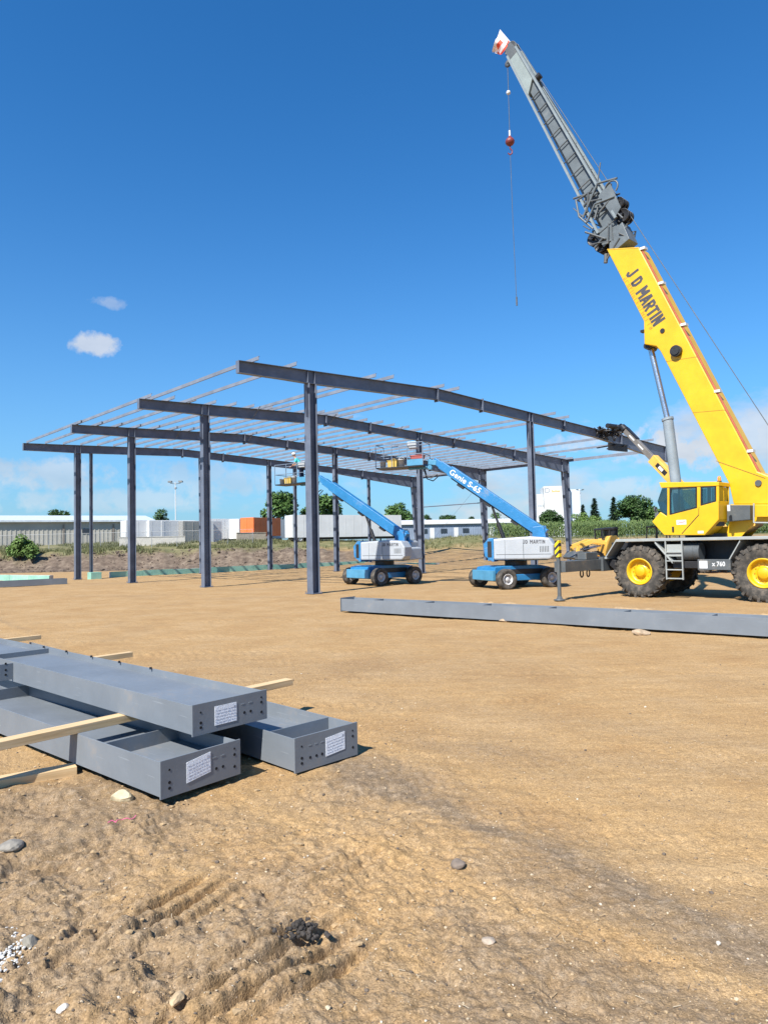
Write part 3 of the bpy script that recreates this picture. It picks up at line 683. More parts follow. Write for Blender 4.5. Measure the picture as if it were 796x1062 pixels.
# gravel
def gravel():
    cols = [(.13, .10, .075), (.30, .21, .125), (.42, .30, .17), (.50, .40, .27), (.60, .54, .44)]
    mats = [metal('pebble %d' % i, c, .9, var=.2, scale=30) for i, c in enumerate(cols)]
    m = MB(); base = []
    for sd_ in range(6):
        b_ = MB(); b_.stone((0, 0, 0), 1, (1, .85, .6), 100+sd_, 1); base.append(b_)
    g = random.Random(12)
    for i in range(14000):
        y_ = 2.6+10*g.random()**1.7; x_ = g.uniform(-.62, .62)*y_
        dense = 1 if (x_ < .9 or y_ < 4.4) else .45
        if g.random() > dense: continue
        r_ = min(.020, .0030*math.exp(abs(g.gauss(0, .62)))); b_ = g.choice(base); a_ = g.uniform(0, 6.28); ca, sa = math.cos(a_), math.sin(a_)
        m.cur = g.choices(range(5), (.30, .28, .26, .12, .04))[0]
        m.add([(x_+r_*(vx*ca-vy*sa), y_+r_*(vx*sa+vy*ca), r_*vz+GZ(x_, y_)+r_*.25) for vx, vy, vz in b_.v], b_.f)
    for i in range(420):
        y_ = 3+6*g.random(); x_ = g.uniform(-.6, .6)*y_; a_ = g.uniform(0, 3.14); l_ = g.uniform(.012, .045); z_ = GZ(x_, y_)+.006; m.cur = g.choice((1, 2, 3))
        m.obox((x_, y_, z_), (x_+l_*math.cos(a_), y_+l_*math.sin(a_), z_+g.uniform(0, .01)), .003, .002)
    o = m.build('gravel', mats, None, recalc=False); o['kind'] = 'stuff'
from mathutils.bvhtree import BVHTree
gob = bpy.data.objects['ground']
_gm = gob.data
def ground_lookup():
    n = len(_gm.vertices); co = np.empty(n*3); _gm.vertices.foreach_get('co', co); co = co.reshape(-1, 3)
    from mathutils.kdtree import KDTree
    sel = np.where((np.hypot(co[:, 0], co[:, 1]) < 15) & (co[:, 1] > 1.5))[0]
    kd = KDTree(len(sel))
    for i in sel: kd.insert((co[i, 0], co[i, 1], 0), int(i))
    kd.balance()
    return lambda x, y: co[kd.find((x, y, 0))[1], 2]
GZ = ground_lookup()
gravel()
for nm in ('stone', 'dark_clod', 'white_rubble'):
    for o in [o for o in bpy.data.objects if o.name.split('.')[0] == nm and o.location.y < 12]: o.location.z += GZ(o.location.x, o.location.y)
# dirt clods scattered
m = MB(); g = random.Random(3)
for i in range(300):
    y_ = 3+5.5*g.random(); x_ = g.uniform(-.58, .05)*y_; r_ = g.uniform(.010, .032)
    m.stone((x_, y_, GZ(x_, y_)+r_*.1), r_*.8, (1.3, .9, .6), i, 1)
o = m.build('dirt_crumbs', metal('clod soil', (.36, .25, .135), .95, var=.3, bump=.01, scale=14)); o['kind'] = 'stuff'
# strip of pink tape on the ground
m = MB(); P0 = gp(112, 858); P1 = gp(140, 852)
m.path([P0+(P1-P0)*f+Vector((.01*math.sin(9*f), .015*math.sin(14*f), .035+.008*math.sin(20*f))) for f in np.linspace(0, 1, 12)], .003, 5)
o = m.build('marking_tape', pink); tag(o, 'scrap of pink marking string on the dirt below the nearest girder', 'string')
# spoil beside the long girder
for (px_, py_, sx, sy, lb) in ((490, 627, 2.0, .5, 'low pale spoil heap just behind the long girder left of the jack'), (640, 632, 1.2, .4, 'small crumbly spoil heap behind the long girder near the front crane wheel'), (770, 640, 1.5, .5, 'pale spoil heap behind the long girder at the right edge')):
    m = MB(); nx, ny = 60, 24; X_, Y_ = np.meshgrid(np.linspace(-sx, sx, nx), np.linspace(-sy, sy, ny)); fo = np.clip(1-(X_/sx)**2-(Y_/sy)**2, 0, 1)
    Z_ = -.03+fo**.6*(.05+.12*fbm(X_*3+px_, Y_*3, 4, .6)); m.add(list(zip(X_.ravel(), Y_.ravel(), Z_.ravel())), [(j*nx+i, j*nx+i+1, (j+1)*nx+i+1, (j+1)*nx+i) for j in range(ny-1) for i in range(nx-1)], True)
    o = m.build('spoil_heap', metal('spoil', (.40, .27, .14), .95, var=.25, scale=5)); q = gp(px_, py_); o.location = q; tag(o, lb, 'spoil heap')

# ================================================================== rough terrain crane
TH = R(46.2)
HF = Vector((-math.cos(TH), math.sin(TH), 0)); NS = Vector((-math.sin(TH), -math.cos(TH), 0))  # forward, near side
CC = Vector((11.41, 24.23, 0)); CRZ = math.atan2(HF.y, HF.x)
def cl(px, py, yl):
    """photo point on the crane's own upright plane y=yl -> local (x,z)"""
    P = plane_pt(px, py, CC+NS*yl, NS); d = P-CC
    return (d.dot(HF), d.z)
crane = thing('rough_terrain_crane', 'yellow and grey rough terrain crane with raised boom standing on the dirt at right', 'crane', CC, CRZ)
def wheel(parent, c, rad, wid, side, tyremat, rimmat, lugs=24, rimr=.56, name='wheel', rz=0):
    wh = bpy.data.objects.new(name, None); COL.objects.link(wh); wh.parent = parent; wh.location = c; wh.rotation_euler = (0, 0, rz)
    o = side; m = MB(); r = rad-.03*rad/.9 if lugs else rad
    ri = rad*rimr; h = wid/2
    prof = [(ri, -h*.75), (r*.80, -h), (r*.93, -h*.97), (r, -h*.78), (r, h*.78), (r*.93, h*.97), (r*.80, h), (ri, h*.75)]
    m.lathe(prof, (0, 0, 0), 'y', 40)
    if lugs:
        for i in range(lugs):
            for s_ in (-1, 1):
                t = 2*math.pi*(i+(.5 if s_ > 0 else 0))/lugs; dt = .16
                a = []
                for tt, y_ in ((t, 0.02*s_), (t+dt, h*.96*s_)):
                    for dd in (-.045, .045): a.append((tt+dd, y_))
                q0 = [(r*.98*math.cos(tt), y_, r*.98*math.sin(tt)) for tt, y_ in a]; q1 = [(rad*math.cos(tt), y_, rad*math.sin(tt)) for tt, y_ in a]
                o_ = [0, 1, 3, 2]
                m.hexa([q0[i_] for i_ in o_], [q1[i_] for i_ in o_])
                # shoulder block running down the side wall
                b0 = []; 
                for tt in (t+dt-.05, t+dt+.05):
                    b0.append((rad*.995*math.cos(tt), h*.95*s_, rad*.995*math.sin(tt))); b0.append((r*.86*math.cos(tt), h*1.0*s_, r*.86*math.sin(tt)))
                q = [b0[0], b0[1], b0[3], b0[2]]; m.hexa(q, [(x, y+.03*s_, z) for x, y, z in q])
    m.build('tyre', tyremat, wh)
    m = MB(); k = o*h
    m.lathe([(ri*1.02, k*.80), (ri*1.0, k*.86), (ri*.90, k*.80), (ri*.84, k*.35), (ri*.80, k*.25), (ri*.42, k*.18), (ri*.40, k*.62), (ri*.34, k*.70), (0.001, k*.72)], (0, 0, 0), 'y', 32)
    m.lathe([(ri*1.01, -k*.7), (0.001, -k*.5)], (0, 0, 0), 'y', 24)
    for i in range(12):
        t = 2*math.pi*i/12; c_ = Vector((ri*.62*math.cos(t), k*.22, ri*.62*math.sin(t))); m.tube(c_, c_+Vector((0, o*.04, 0)), ri*.035, n=6)
    m.build('rim', rimmat, wh)
    return wh
WBF = cl(661.7, 594.5, 1.5)[0]; WBR = cl(790, 596.5, 1.5)[0]
TR = .93
for x_ in (WBF, WBR):
    for s_ in (1, -1): wheel(crane, (x_, s_*1.22, TR-.01), TR, .58, s_, rubber, yellow, 22, .50)
m = MB()
for x_ in (WBF, WBR): m.tube((x_, -1.0, TR), (x_, 1.0, TR), .17, n=12); m.box(x_-.3, x_+.3, -.35, .35, TR-.25, TR+.3)
m.build('axle', black, crane, .02)
zd = 2.08
m = MB(); m.box(WBR-1.35, WBF+1.5, -.55, .55, 1.02, zd-.12)            # main frame
m.box(WBR-1.3, WBF+1.3, -.62, -.56, 1.1, 1.75); m.box(WBR+.98, WBF-.98, -1.15, -.60, 1.0, zd-.12)
m.build('chassis_frame', black, crane, .015)
m = MB()
m.box(WBR-2.0, WBF+.82, .45, 1.5, zd-.10, zd); m.box(WBR-2.0, WBF+.82, -1.5, -.45, zd-.10, zd); m.box(WBR-2.0, WBF+1.2, -.45, .45, zd-.11, zd-.01)
for s_ in (1, -1):
    y0, y1 = (.75, 1.5) if s_ > 0 else (-1.5, -.75)
    def slope(xa, za_, xb, zb_): 
        m.hexa([(xa, y0, za_), (xa, y1, za_), (xa, y1, za_-.08), (xa, y0, za_-.08)], [(xb, y0, zb_), (xb, y1, zb_), (xb, y1, zb_-.08), (xb, y0, zb_-.08)])
    slope(WBF+.82, zd-.01, WBF+1.28, 1.42); slope(WBF-.62, zd-.10, WBF-1.22, 1.28); slope(WBR+.62, zd-.10, WBR+1.02, 1.30); slope(WBR-.85, zd-.05, WBR-1.4, 1.3)
    m.box(WBF+1.20, WBF+1.75, y0, y1, 1.36, 1.43)
m.build('deck', grey, crane, .012)
# tool and tank area between the wheels
m = MB(); m.box(WBR+1.15, WBF-1.15, .62, 1.30, 1.05, 1.28); m.box(WBR+1.0, WBF-1.0, .5, .61, 1.0, zd-.12); m.build('side_box', black, crane, .01)
xt = cl(716, 578, 1.0)[0]
m = MB(); m.tube((xt-.42, 1.12, 1.60), (xt+.35, 1.12, 1.60), .30, n=20)
for e in (-.25, .18): m.lathe([(.305, -.02), (.31, -.02), (.31, .02), (.305, .02)], (xt+e, 1.12, 1.60), 'x', 20)
m.build('air_tank', dkgrey, crane)
xa, xb = cl(758, 585, 1.42)[0], cl(724, 585, 1.42)[0]; z0_ = cl(740, 591, 1.42)[1]; z1_ = cl(740, 580, 1.42)[1]
m = MB(); m.box(xa, xb, 1.34, 1.515, z0_, z1_); mb_ = m.build('sign_panel', dkgrey, crane, .01)
m = MB(); w_ = xb-xa; m.box(xb-.06-.26, xb-.06, 1.516, 1.520, z0_+.05, z1_-.05); m.build('emblem', white, mb_)
text_on(mb_, 'x 760', white, (xb-.46, 1.516, z0_+.12), (-1, 0, 0), (0, 0, 1), length=w_*.40, height=.16, bold=.03)
# ladder
xl0, xl1 = cl(708, 590, 1.45)[0], cl(691, 590, 1.45)[0]
m = MB()
for xx in (xl0, xl1): m.obox((xx, 1.48, zd-.1), (xx, 1.48, .66), .035, .06, (0, 1, 0))
for zz in (.68, .98, 1.28, 1.58): m.box(xl0, xl1, 1.38, 1.50, zz, zz+.035)
m.box(xl0, xl1, 1.30, 1.44, 1.45, 1.86)
m.build('ladder', grey, crane)
# outriggers
JX = 3.55
m = MB()
JB = cl(580.5, 590, 4.02)
jx = JB[0]
m.box(jx-.22, jx+.22, -4.05, 4.05, .98, 1.36)
m.box(jx-.30, jx+.30, -1.5, 1.62, .92, 1.43)
m.box(jx-.16, jx+.20, 1.75, 2.55, 1.37, 1.62)
m.build('outrigger_beam', dkgrey, crane, .012)
for e in (-1, 1):
    m = MB(); m.tube((jx, 4.12*e, .12), (jx, 4.12*e, 1.52), .068, n=14); m.build('jack_leg', dkgrey, crane)
    m = MB(); m.box(jx-.085, jx+.085, 4.12*e-.085, 4.12*e+.085, 1.50, 2.08); m.build('jack_housing', hazard if e > 0 else dkgrey, crane, .01)
    m = MB(); m.lathe([(.001, .02), (.20, .02), (.20, .05), (.10, .08), (.08, .16), (.001, .16)], (jx, 4.12*e, 0), 'z', 24); m.build('jack_foot', dkgrey, crane)
m = MB()
for yy in (2.0, 2.45): 
    pts = [(jx+.1+.0*t, yy+.10*math.cos(t), .86+.13*math.sin(t)) for t in np.linspace(0, 2*math.pi, 14)]; m.path(pts, .025, 6)
m.build('tow_shackle', black, crane)
m = MB(); m.box(WBF+1.0, jx-.2, -.8, .8, 1.0, 1.7); m.hexa([(WBF+1.0, .5, 1.3), (WBF+1.0, 1.2, 1.3), (WBF+1.0, 1.2, .9), (WBF+1.0, .5, .9)], [(jx-.1, .5, 1.4), (jx-.1, 1.2, 1.4), (jx-.1, 1.2, 1.3), (jx-.1, .5, 1.3)]); m.build('front_bulkhead', black, crane, .01)
# rear outrigger box and engine hood (mostly beyond the picture's edge)
m = MB(); m.box(WBR-1.9, WBR-1.3, -1.5, 1.5, .95, 1.45); m.build('rear_outrigger_box', dkgrey, crane, .01)
m = MB(); m.box(WBR-2.2, WBR-.6, -1.1, .2, zd, zd+.75); m.build('engine_hood', dkgrey, crane, .04)
# turntable
m = MB(); m.tube((0, 0, zd-.1), (0, 0, zd+.12), .85, n=36); m.build('turntable_ring', black, crane)
# superstructure: two side plates carrying the boom
def C_(pts, y_): return [cl(px, py, y_) for px, py in pts]
for y0, y1 in ((.42, .47), (-.47, -.42)):
    m = MB(); m.prism(C_([(752, 557), (756, 541), (757, 523), (850, 523), (850, 541), (782, 541), (768, 557)], .45), y0, y1)
    m.build('superstructure_side', yellow, crane, .01)
m = MB(); p = C_([(781, 536), (860, 536), (860, 524), (781, 524)], .95); m.prism(p, .5, .95); m.build('winch_deck', yellow, crane, .01)
m = MB()
a = cl(781, 522, 1.0); b = cl(781, 542, 1.0); c = cl(860, 543, 1.0)
m.path([(a[0], 1.0, a[1]), (b[0], 1.0, b[1]), (c[0], 1.0, c[1])], .025, 8); m.build('hand_rail', grey, crane)
p = C_([(756, 541), (780, 539), (780, 524), (756, 524)], .6); m = MB(); m.prism(p, .48, .85); m.build('oil_tank', dkgrey, crane, .02)
p = C_([(748, 556), (762, 556), (782, 545), (782, 538), (764, 541)], .45); m = MB(); m.prism(p, -.4, .42); m.build('turret_base', yellow_old, crane, .01)
# counterweight at the rear, outside the picture to the right
m = MB(); m.box(-3.9, -2.9, -1.2, 1.2, 2.25, 3.35); m.build('counterweight', yellow, crane, .05)
m = MB(); m.box(-1.0, 1.1, -.40, .40, zd+.12, zd+.35); m.build('turret_floor', yellow, crane, .01)
# cab
YN, YI = 1.42, .50
def cc(px, py): return cl(px, py, YN)
cab = MB()
low = [cc(*p) for p in [(675.5, 541), (688, 555), (730, 555), (744.5, 539), (744.5, 519), (742.5, 520), (726, 524.6), (722, 527), (694, 534), (690.5, 535.2), (684, 531)]]
cab.prism(low, YI, YN)
def pil(a, b, wpx):  # upright between two photo points on both cab sides
    (xa, za), (xb, zb) = cc(*a), cc(*b); ww = wpx/34.0
    for y0, y1 in ((YN-.07, YN), (YI, YI+.07)):
        cab.hexa([(xa-ww/2, y0, za), (xa+ww/2, y0, za), (xa+ww/2, y1, za), (xa-ww/2, y1, za)], [(xb-ww/2, y0, zb), (xb+ww/2, y0, zb), (xb+ww/2, y1, zb), (xb-ww/2, y1, zb)])
pil((692.3, 536), (692.3, 504), 2.6); pil((723.8, 527), (723.8, 503), 4.0); pil((743.3, 521), (743.3, 503), 3.0)
r0, r1, r2_, r3 = cc(683, 500.2), cc(745, 499.6), cc(745, 503.9), cc(685, 506)
cab.prism([r0, r1, r2_, r3], YI-.02, YN+.02)
co_ = cab.build('cab', yellow, crane, .018)
x_r = cc(744.5, 519)[0]; zl_, zh_ = cc(744.5, 519)[1], cc(744.5, 504)[1]
m = MB(); m.box(x_r-.005, x_r+.05, .94, .99, zl_, zh_); m.build('rear_post', yellow, co_)
def pane(pts, name='window'):
    q = [cc(*p) for p in pts]; m = MB(); m.prism(q, YN-.045, YN-.035); m.prism(q, YI+.03, YI+.04)
    o = m.build('pane', glass, None)
    f = MB(); n = len(q)
    for i in range(n):
        a, b = q[i], q[(i+1) % n]; f.obox((a[0], YN-.02, a[1]), (b[0], YN-.02, b[1]), .045, .035, (0, 0, 1) if abs(a[0]-b[0]) > abs(a[1]-b[1]) else (1, 0, 0))
    f.build(name, black, co_); o.parent = co_
pane([(694.4, 507.3), (721, 505.7), (721.3, 526.2), (694.4, 533.4)]); pane([(726.5, 505.2), (741, 504.5), (741.3, 519.4), (726.5, 523.6)])
m = MB(); m.prism([cc(685.5, 506.3), cc(690.7, 506), cc(690.7, 534.6), cc(684.5, 530.6), cc(680.8, 520)], YN-.05, YN-.04)
fx0, fz0 = cc(685.5, 506.3); fx1, fz1 = cc(680.8, 520); fx2, fz2 = cc(684.5, 530.6)
for (xa, za_, xb, zb_) in ((fx0, fz0, fx1, fz1), (fx1, fz1, fx2, fz2)):
    m.hexa([(xa, YI+.03, za_), (xa, YN-.05, za_), (xa+.008, YN-.05, za_), (xa+.008, YI+.03, za_)], [(xb, YI+.03, zb_), (xb, YN-.05, zb_), (xb+.008, YN-.05, zb_), (xb+.008, YI+.03, zb_)])
m.build('windscreen', glass, co_)
m = MB(); m.box(x_r+.0, x_r+.008, YI+.07, .94, zl_, zh_-.02); m.box(x_r+.0, x_r+.008, .99, YN-.07, zl_, zh_-.02); m.build('rear_window', glass, co_)
m = MB(); sx, sz = cc(734, 527); m.box(sx-.25, sx+.25, .72, 1.2, sz-.6, sz-.1); m.box(sx-.30, sx-.17, .75, 1.17, sz-.1, sz+.42); m.box(sx-.28, sx-.19, .85, 1.07, sz+.42, sz+.62); m.build('seat', metal('seat cloth', (.05, .055, .07), .8), co_, .03)
m = MB(); q = cc(694, 535); m.tube((q[0]-.1, .96, q[1]-.3), (q[0]-.35, .96, q[1]+.12), .03); m.lathe([(.17, -.012), (.19, 0), (.17, .012)], (q[0]-.35, .96, q[1]+.14), 'z', 20); m.box(q[0]-.25, q[0]+.2, .7, 1.2, q[1]-.25, q[1]+.0)
m.build('steering_wheel', black, co_)
# door seam, label, decal, handles, lamp, beacon
m = MB(); a, b = cc(724, 534), cc(706.5, 553.5); a0 = cc(724, 527)
m.obox((a0[0], YN+.002, a0[1]), (a[0], YN+.002, a[1]), .016, .012, (1, 0, 0)); m.obox((a[0], YN+.002, a[1]), (b[0], YN+.002, b[1]), .016, .02, (0, 0, 1)); m.build('door_seam', black, co_)
def decal(x0, y0, x1, y1, mat, nm='decal'):
    a, b = cc(x0, y1), cc(x1, y0); m = MB(); m.box(min(a[0], b[0]), max(a[0], b[0]), YN+.001, YN+.005, a[1], b[1]); return m.build(nm, mat, co_)
d1_ = decal(701, 539, 711, 544.3, white, 'warning_label')
m = MB(); a = cc(702.2, 542.6); b = cc(710, 541)
m.obox((a[0], YN+.006, a[1]), (b[0], YN+.006, b[1]), .002, .03); m.build('label_stripe', metal('grey red print', (.55, .25, .22), .6), co_)
decal(723, 550.5, 729, 553.2, white, 'small_label')
m = MB(); a = cc(697.5, 548); m.box(a[0]-.03, a[0]+.03, YN+.001, YN+.03, a[1]-.12, a[1]+.06); m.build('door_handle', black, co_)
m = MB(); a = cc(679, 537); m.box(a[0]-.10, a[0]+.04, 1.0, YN-.04, a[1]+.0, a[1]+.18); m.tube((a[0]+.02, 1.3, a[1]+.3), (a[0]+.06, 1.3, a[1]+.3), .09, n=16); m.obox((a[0], 1.3, a[1]+.3), (a[0]-.05, 1.3, a[1]+.1), .03, .03)
m.build('work_lamp', dkgrey, co_, .01)
m = MB(); a = cc(741.5, 499.5); m.tube((a[0], 1.1, a[1]-.02), (a[0], 1.1, a[1]+.04), .07, n=16); m.mat(1); m.lathe([(.055, .04), (.055, .14), (.035, .19), (.001, .20)], (a[0], 1.1, a[1]), 'z', 16); m.build('beacon', [black, orangeL], co_)
m = MB(); a = cc(744, 524); m.tube((a[0]-.25, 1.2, a[1]), (a[0]-.25, 1.2, a[1]-.2), .05, n=12); m.build('rear_lamp', white, co_)

# boom: base section as a box with chamfered lower edge
YB = .42  # half width
def bp_(px, py): return cl(px, py, YB)
base = [bp_(*p) for p in [(628.3, 258), (661.7, 256), (784.5, 489), (800, 495), (850, 508), (850, 523), (760, 523), (755, 501), (684.5, 364.5), (680, 359), (667.5, 357), (667, 333)]]
m = MB(); m.prism(base, -YB, YB); boom = m.build('boom_base_section', yellow, crane, .03)
bd0 = Vector((*bp_(645, 257), )) ; bd1 = Vector((*bp_(768, 490), )); bdir = (bd0-bd1).normalized()   # up the boom
blen = (bd0-bd1).length; bper = Vector((-bdir.y, bdir.x))   # perpendicular in (x,z)
if bper.x > 0: bper = -bper   # towards the upper/right side
def onb(f, o_): p = bd1+bdir*f+bper*o_; return (p.x, p.y)
# top rail with cable and brackets
m = MB(); a = bp_(664, 258); b = bp_(792, 500); m.obox((a[0], YB-.05, a[1]), (b[0], YB-.05, b[1]), .05, .04, (0, 1, 0), -.0); m.build('hose_rail', metal('rust red', (.42, .10, .05), .6), boom)
m = MB()
for px_, py_ in ((664, 258), (683, 294), (706, 337), (741, 406), (775, 468)):
    a = bp_(px_, py_); m.box(a[0]-.16, a[0]+.03, .2, YB+.02, a[1]-.04, a[1]+.05)
m.build('rope_guide', white, boom)
m = MB(); a = bp_(686.5, 343); m.tube((a[0], YB, a[1]), (a[0], YB+.03, a[1]), .085, n=24); m.build('inspection_hole', black, boom)
m = MB(); a = bp_(701.5, 364.5); m.tube((a[0], YB, a[1]), (a[0], YB+.16, a[1]), .20, n=20); m.tube((a[0], YB+.16, a[1]), (a[0], YB+.2, a[1]), .15, n=20); m.build('hose_reel', black, boom, .01)
m = MB(); a = bp_(665, 342.5); m.box(a[0]-.02, a[0]+.12, .1, .3, a[1]-.03, a[1]+.05); m.build('limit_switch', black, boom)
m = MB(); a, b = bp_(742, 478), bp_(793, 496); c = bp_(757, 480)
m.obox((a[0], YB+.004, a[1]), (b[0], YB+.004, b[1]), .012, .02); m.build('side_seam', metal('seam brown', (.25, .16, .02), .6), boom)
m = MB(); a = bp_(786, 501); m.tube((a[0], YB, a[1]), (a[0], YB+.05, a[1]), .10, n=18); m.build('boom_pivot_pin', dkgrey, boom)
m = MB()
for (xa_, ya_, xb_, yb_) in ((628.8, 259, 662, 257.2), (690, 375, 722, 370), (718, 428, 752, 425)):
    a, b = bp_(xa_, ya_), bp_(xb_, yb_); m.obox((a[0], YB+.002, a[1]), (b[0], YB+.002, b[1]), .006, .014, (0, 0, 1))
m.build('weld_seam', metal('seam brown', (.25, .16, .02), .6), boom)
# lettering down the boom
a3 = Vector((*bp_(648.5, 284.5),)); b3 = Vector((*bp_(676.5, 336.5),)); dd = (b3-a3); Ln = dd.length; dd.normalize(); uu = Vector((dd.y, -dd.x)); 
if uu.x > 0: uu = -uu
block_text(boom, 'J D MARTIN', ink, (a3.x, YB, a3.y), (dd.x, 0, dd.y), (uu.x, 0, uu.y), Ln*1.04, .45, .215)
# worn second line: broken strokes of faded red print
m = MB(); g = random.Random(8); a3 = Vector((*bp_(649, 287),)); 
t_ = 0
while t_ < Ln*.98:
    ln = g.uniform(.05, .12); p = a3+dd*t_
    for q in range(g.choice((1, 2))):
        st_ = p+dd*(ln*q*.8)-uu*.16; en = st_+uu*g.uniform(.10, .18); m.obox((st_.x, YB+.004, st_.y), (en.x, YB+.004, en.y), .003, .022, (dd.x, 0, dd.y))
    if g.random() < .7:
        s2_ = p-uu*g.choice((.16, .02, .09)); e2 = s2_+dd*ln; m.obox((s2_.x, YB+.004, s2_.y), (e2.x, YB+.004, e2.y), .003, .022, (uu.x, 0, uu.y))
    t_ += ln+.08
m.build('worn_lettering', redband, boom)
# lift cylinder
a = cl(700, 505, .0); b = cl(692, 436, 0); c = cl(674, 360, 0); a2_ = cl(706, 545, 0)
m = MB()
for y_ in (-.0,): m.tube((a2_[0], y_, a2_[1]), (b[0], y_, b[1]), .185, n=20); m.tube((b[0], y_, b[1]), (b[0]+(c[0]-b[0])*.03, y_, b[1]+(c[1]-b[1])*.03), .21, n=20)
m.build('lift_cylinder', cyl, crane)
m = MB(); m.tube((b[0], 0, b[1]), (c[0], 0, c[1]), .105, n=18); m.build('piston_rod', chrome, crane)
m = MB(); m.tube((c[0], -.3, c[1]), (c[0], .3, c[1]), .13, n=14); m.build('cylinder_pin', black, crane)

# boom head and lattice extension
jb0 = Vector((*cl(645, 257, 0),)); jt = Vector((*cl(531, 52, 0),)); jd = (jt-jb0).normalized(); jp = Vector((-jd.y, jd.x))
if jp.x > 0: jp = -jp
JL = (jt-jb0).length
def J(f, o_, y_): p = jb0+jd*f+jp*o_; return Vector((p.x, y_, p.y))
head = MB()
head.hexa([J(-.1, -.46, -.36), J(-.1, .46, -.36), J(-.1, .46, .36), J(-.1, -.46, .36)], [J(.62, -.10, -.33), J(.70, .52, -.33), J(.70, .52, .33), J(.62, -.10, .33)])
for y_ in (-.30, .28):
    head.hexa([J(.4, -.5, y_), J(.4, .6, y_), J(.4, .6, y_+.03), J(.4, -.5, y_+.03)], [J(1.35, -.62, y_), J(1.1, -.15, y_), J(1.1, -.15, y_+.03), J(1.35, -.62, y_+.03)])
ho = head.build('boom_head', boomgrey, crane, .012)
for (f_, o_, r_) in ((1.05, -.72, .27), (.60, -.62, .24), (1.0, .62, .26), (1.55, .72, .22)):
    m = MB()
    for y_ in (-.18, 0, .18):
        p = J(f_, o_, y_); m.lathe([(r_*.3, -.03), (r_*.92, -.03), (r_, -.045), (r_, -.035), (r_*.88, 0), (r_, .035), (r_, .045), (r_*.92, .03), (r_*.3, .03)], (p.x, p.y, p.z), 'y', 24)
    p = J(f_, o_, 0); m.tube((p.x, -.34, p.z), (p.x, .34, p.z), .05, n=10)
    m.build('sheave', black, ho)
m = MB()
g = random.Random(2)
for i in range(44):
    f0, o0, y0 = g.uniform(.2, 3.0), g.uniform(-.65, .75), g.choice((-.38, .36, 0, .40)); f1, o1 = f0+g.uniform(-.6, .9), max(-.8, min(.9, o0+g.uniform(-.9, .9)))
    m.tube(J(f0, o0, y0), J(f1, o1, y0+g.uniform(-.1, .1)), g.uniform(.018, .05), n=6)
m.tube(J(-.1, -.78, .1), J(.2, -.60, .1), .08, n=10); m.build('linkage', dkgrey, ho)
# guard hoop and swing-away brackets
m = MB()
pts = [J(2.15+.26*math.cos(t), .80+.28*math.sin(t), .42) for t in np.linspace(-.6, 2.8, 12)]; m.path(pts, .035, 8)
m.path([J(2.0, -.62, .42), J(2.75, .45, .42), J(2.3, 1.15, .42)], .045, 8); m.path([J(1.7, -.60, .42), J(2.1, .0, .42), J(1.75, .75, .42)], .04, 8); m.path([J(1.3, -.50, .38), J(2.2, -.75, .38), J(2.9, -.55, .38)], .04, 8)
m.build('rope_guard', boomgrey, ho)
m = MB(); m.hexa([J(1.0, .35, .35), J(2.3, .25, .35), J(2.4, .85, .35), J(1.2, .75, .35)], [J(1.0, .35, .40), J(2.3, .25, .40), J(2.4, .85, .40), J(1.2, .75, .40)]); m.build('bracket_plate', boomgrey, ho)
# extension: tapered box frame
def hw(f): t = (f-.9)/(JL-.9); return .42*(1-t)+.24*t
def jo(f): t = (f-.9)/(JL-.9); return .02*(1-t)+.0*t
f0_, f1_ = 1.0, JL-.25; fs = JL*.80
m = MB()
for sy in (-1, 1):
    for so in (-1, 1):
        a = J(f0_, so*hw(f0_), sy*.36); b = J(f1_, so*hw(f1_), sy*.22); m.obox(a, b, .09, .09, (0, 1, 0))
m.build('extension_chords', metal('jib chord grey', (.20, .235, .245), .45, var=.1), crane)
m = MB(); n = 11
for sy in (-1, 1):
    for i in range(n):
        fa = f0_+(fs-f0_)*i/n; fb = f0_+(fs-f0_)*(i+1)/n; ya = sy*(.36-.14*(fa/JL)); yb = sy*(.36-.14*(fb/JL))
        (m.tube(J(fa, -hw(fa)*.95, ya*.9), J(fa, hw(fa)*.95, ya*.9), .024, n=6) if sy > 0 else None)
        if sy < 0: m.tube(J(fa, -hw(fa), ya*.9), J(fb, hw(fb), yb*.9), .022, n=6)
m.build('lacing', dkgrey, crane)
m = MB() # inner box (telescoping fly) seen through the frame
m.hexa([J(f0_-.3, -hw(f0_)*.55, -.2), J(f0_-.3, hw(f0_)*.75, -.2), J(f0_-.3, hw(f0_)*.75, .2), J(f0_-.3, -hw(f0_)*.55, .2)], [J(fs, -hw(fs)*.55, -.14), J(fs, hw(fs)*.75, -.14), J(fs, hw(fs)*.75, .14), J(fs, -hw(fs)*.55, .14)])
m.build('inner_fly', boomgrey, crane, .01)
m = MB(); m.hexa([J(f0_, -hw(f0_), -.37), J(f0_, hw(f0_), -.37), J(f0_, hw(f0_), -.35), J(f0_, -hw(f0_), -.35)], [J(fs, -hw(fs), -.27), J(fs, hw(fs), -.27), J(fs, hw(fs), -.25), J(fs, -hw(fs), -.25)]); m.build('far_side_plate', dkgrey, crane)
m = MB(); a, b = hw(fs), hw(f1_)
m.hexa([J(fs-.45, -a*.98, -.25), J(fs+.1, a*.98, -.25), J(fs+.1, a*.98, .25), J(fs-.45, -a*.98, .25)], [J(f1_, -b, -.22), J(f1_, b, -.22), J(f1_, b, .22), J(f1_, -b, .22)])
m.build('extension_nose', metal('nose grey green', (.23, .27, .26), .45, var=.1), crane, .01)
m = MB(); p = J(JL+.02, 0, 0)
for y_ in (-.12, .10): m.lathe([(.05, -.03), (.28, -.03), (.30, -.05), (.30, .05), (.28, .03), (.05, .03)], (p.x, y_, p.z), 'y', 28)
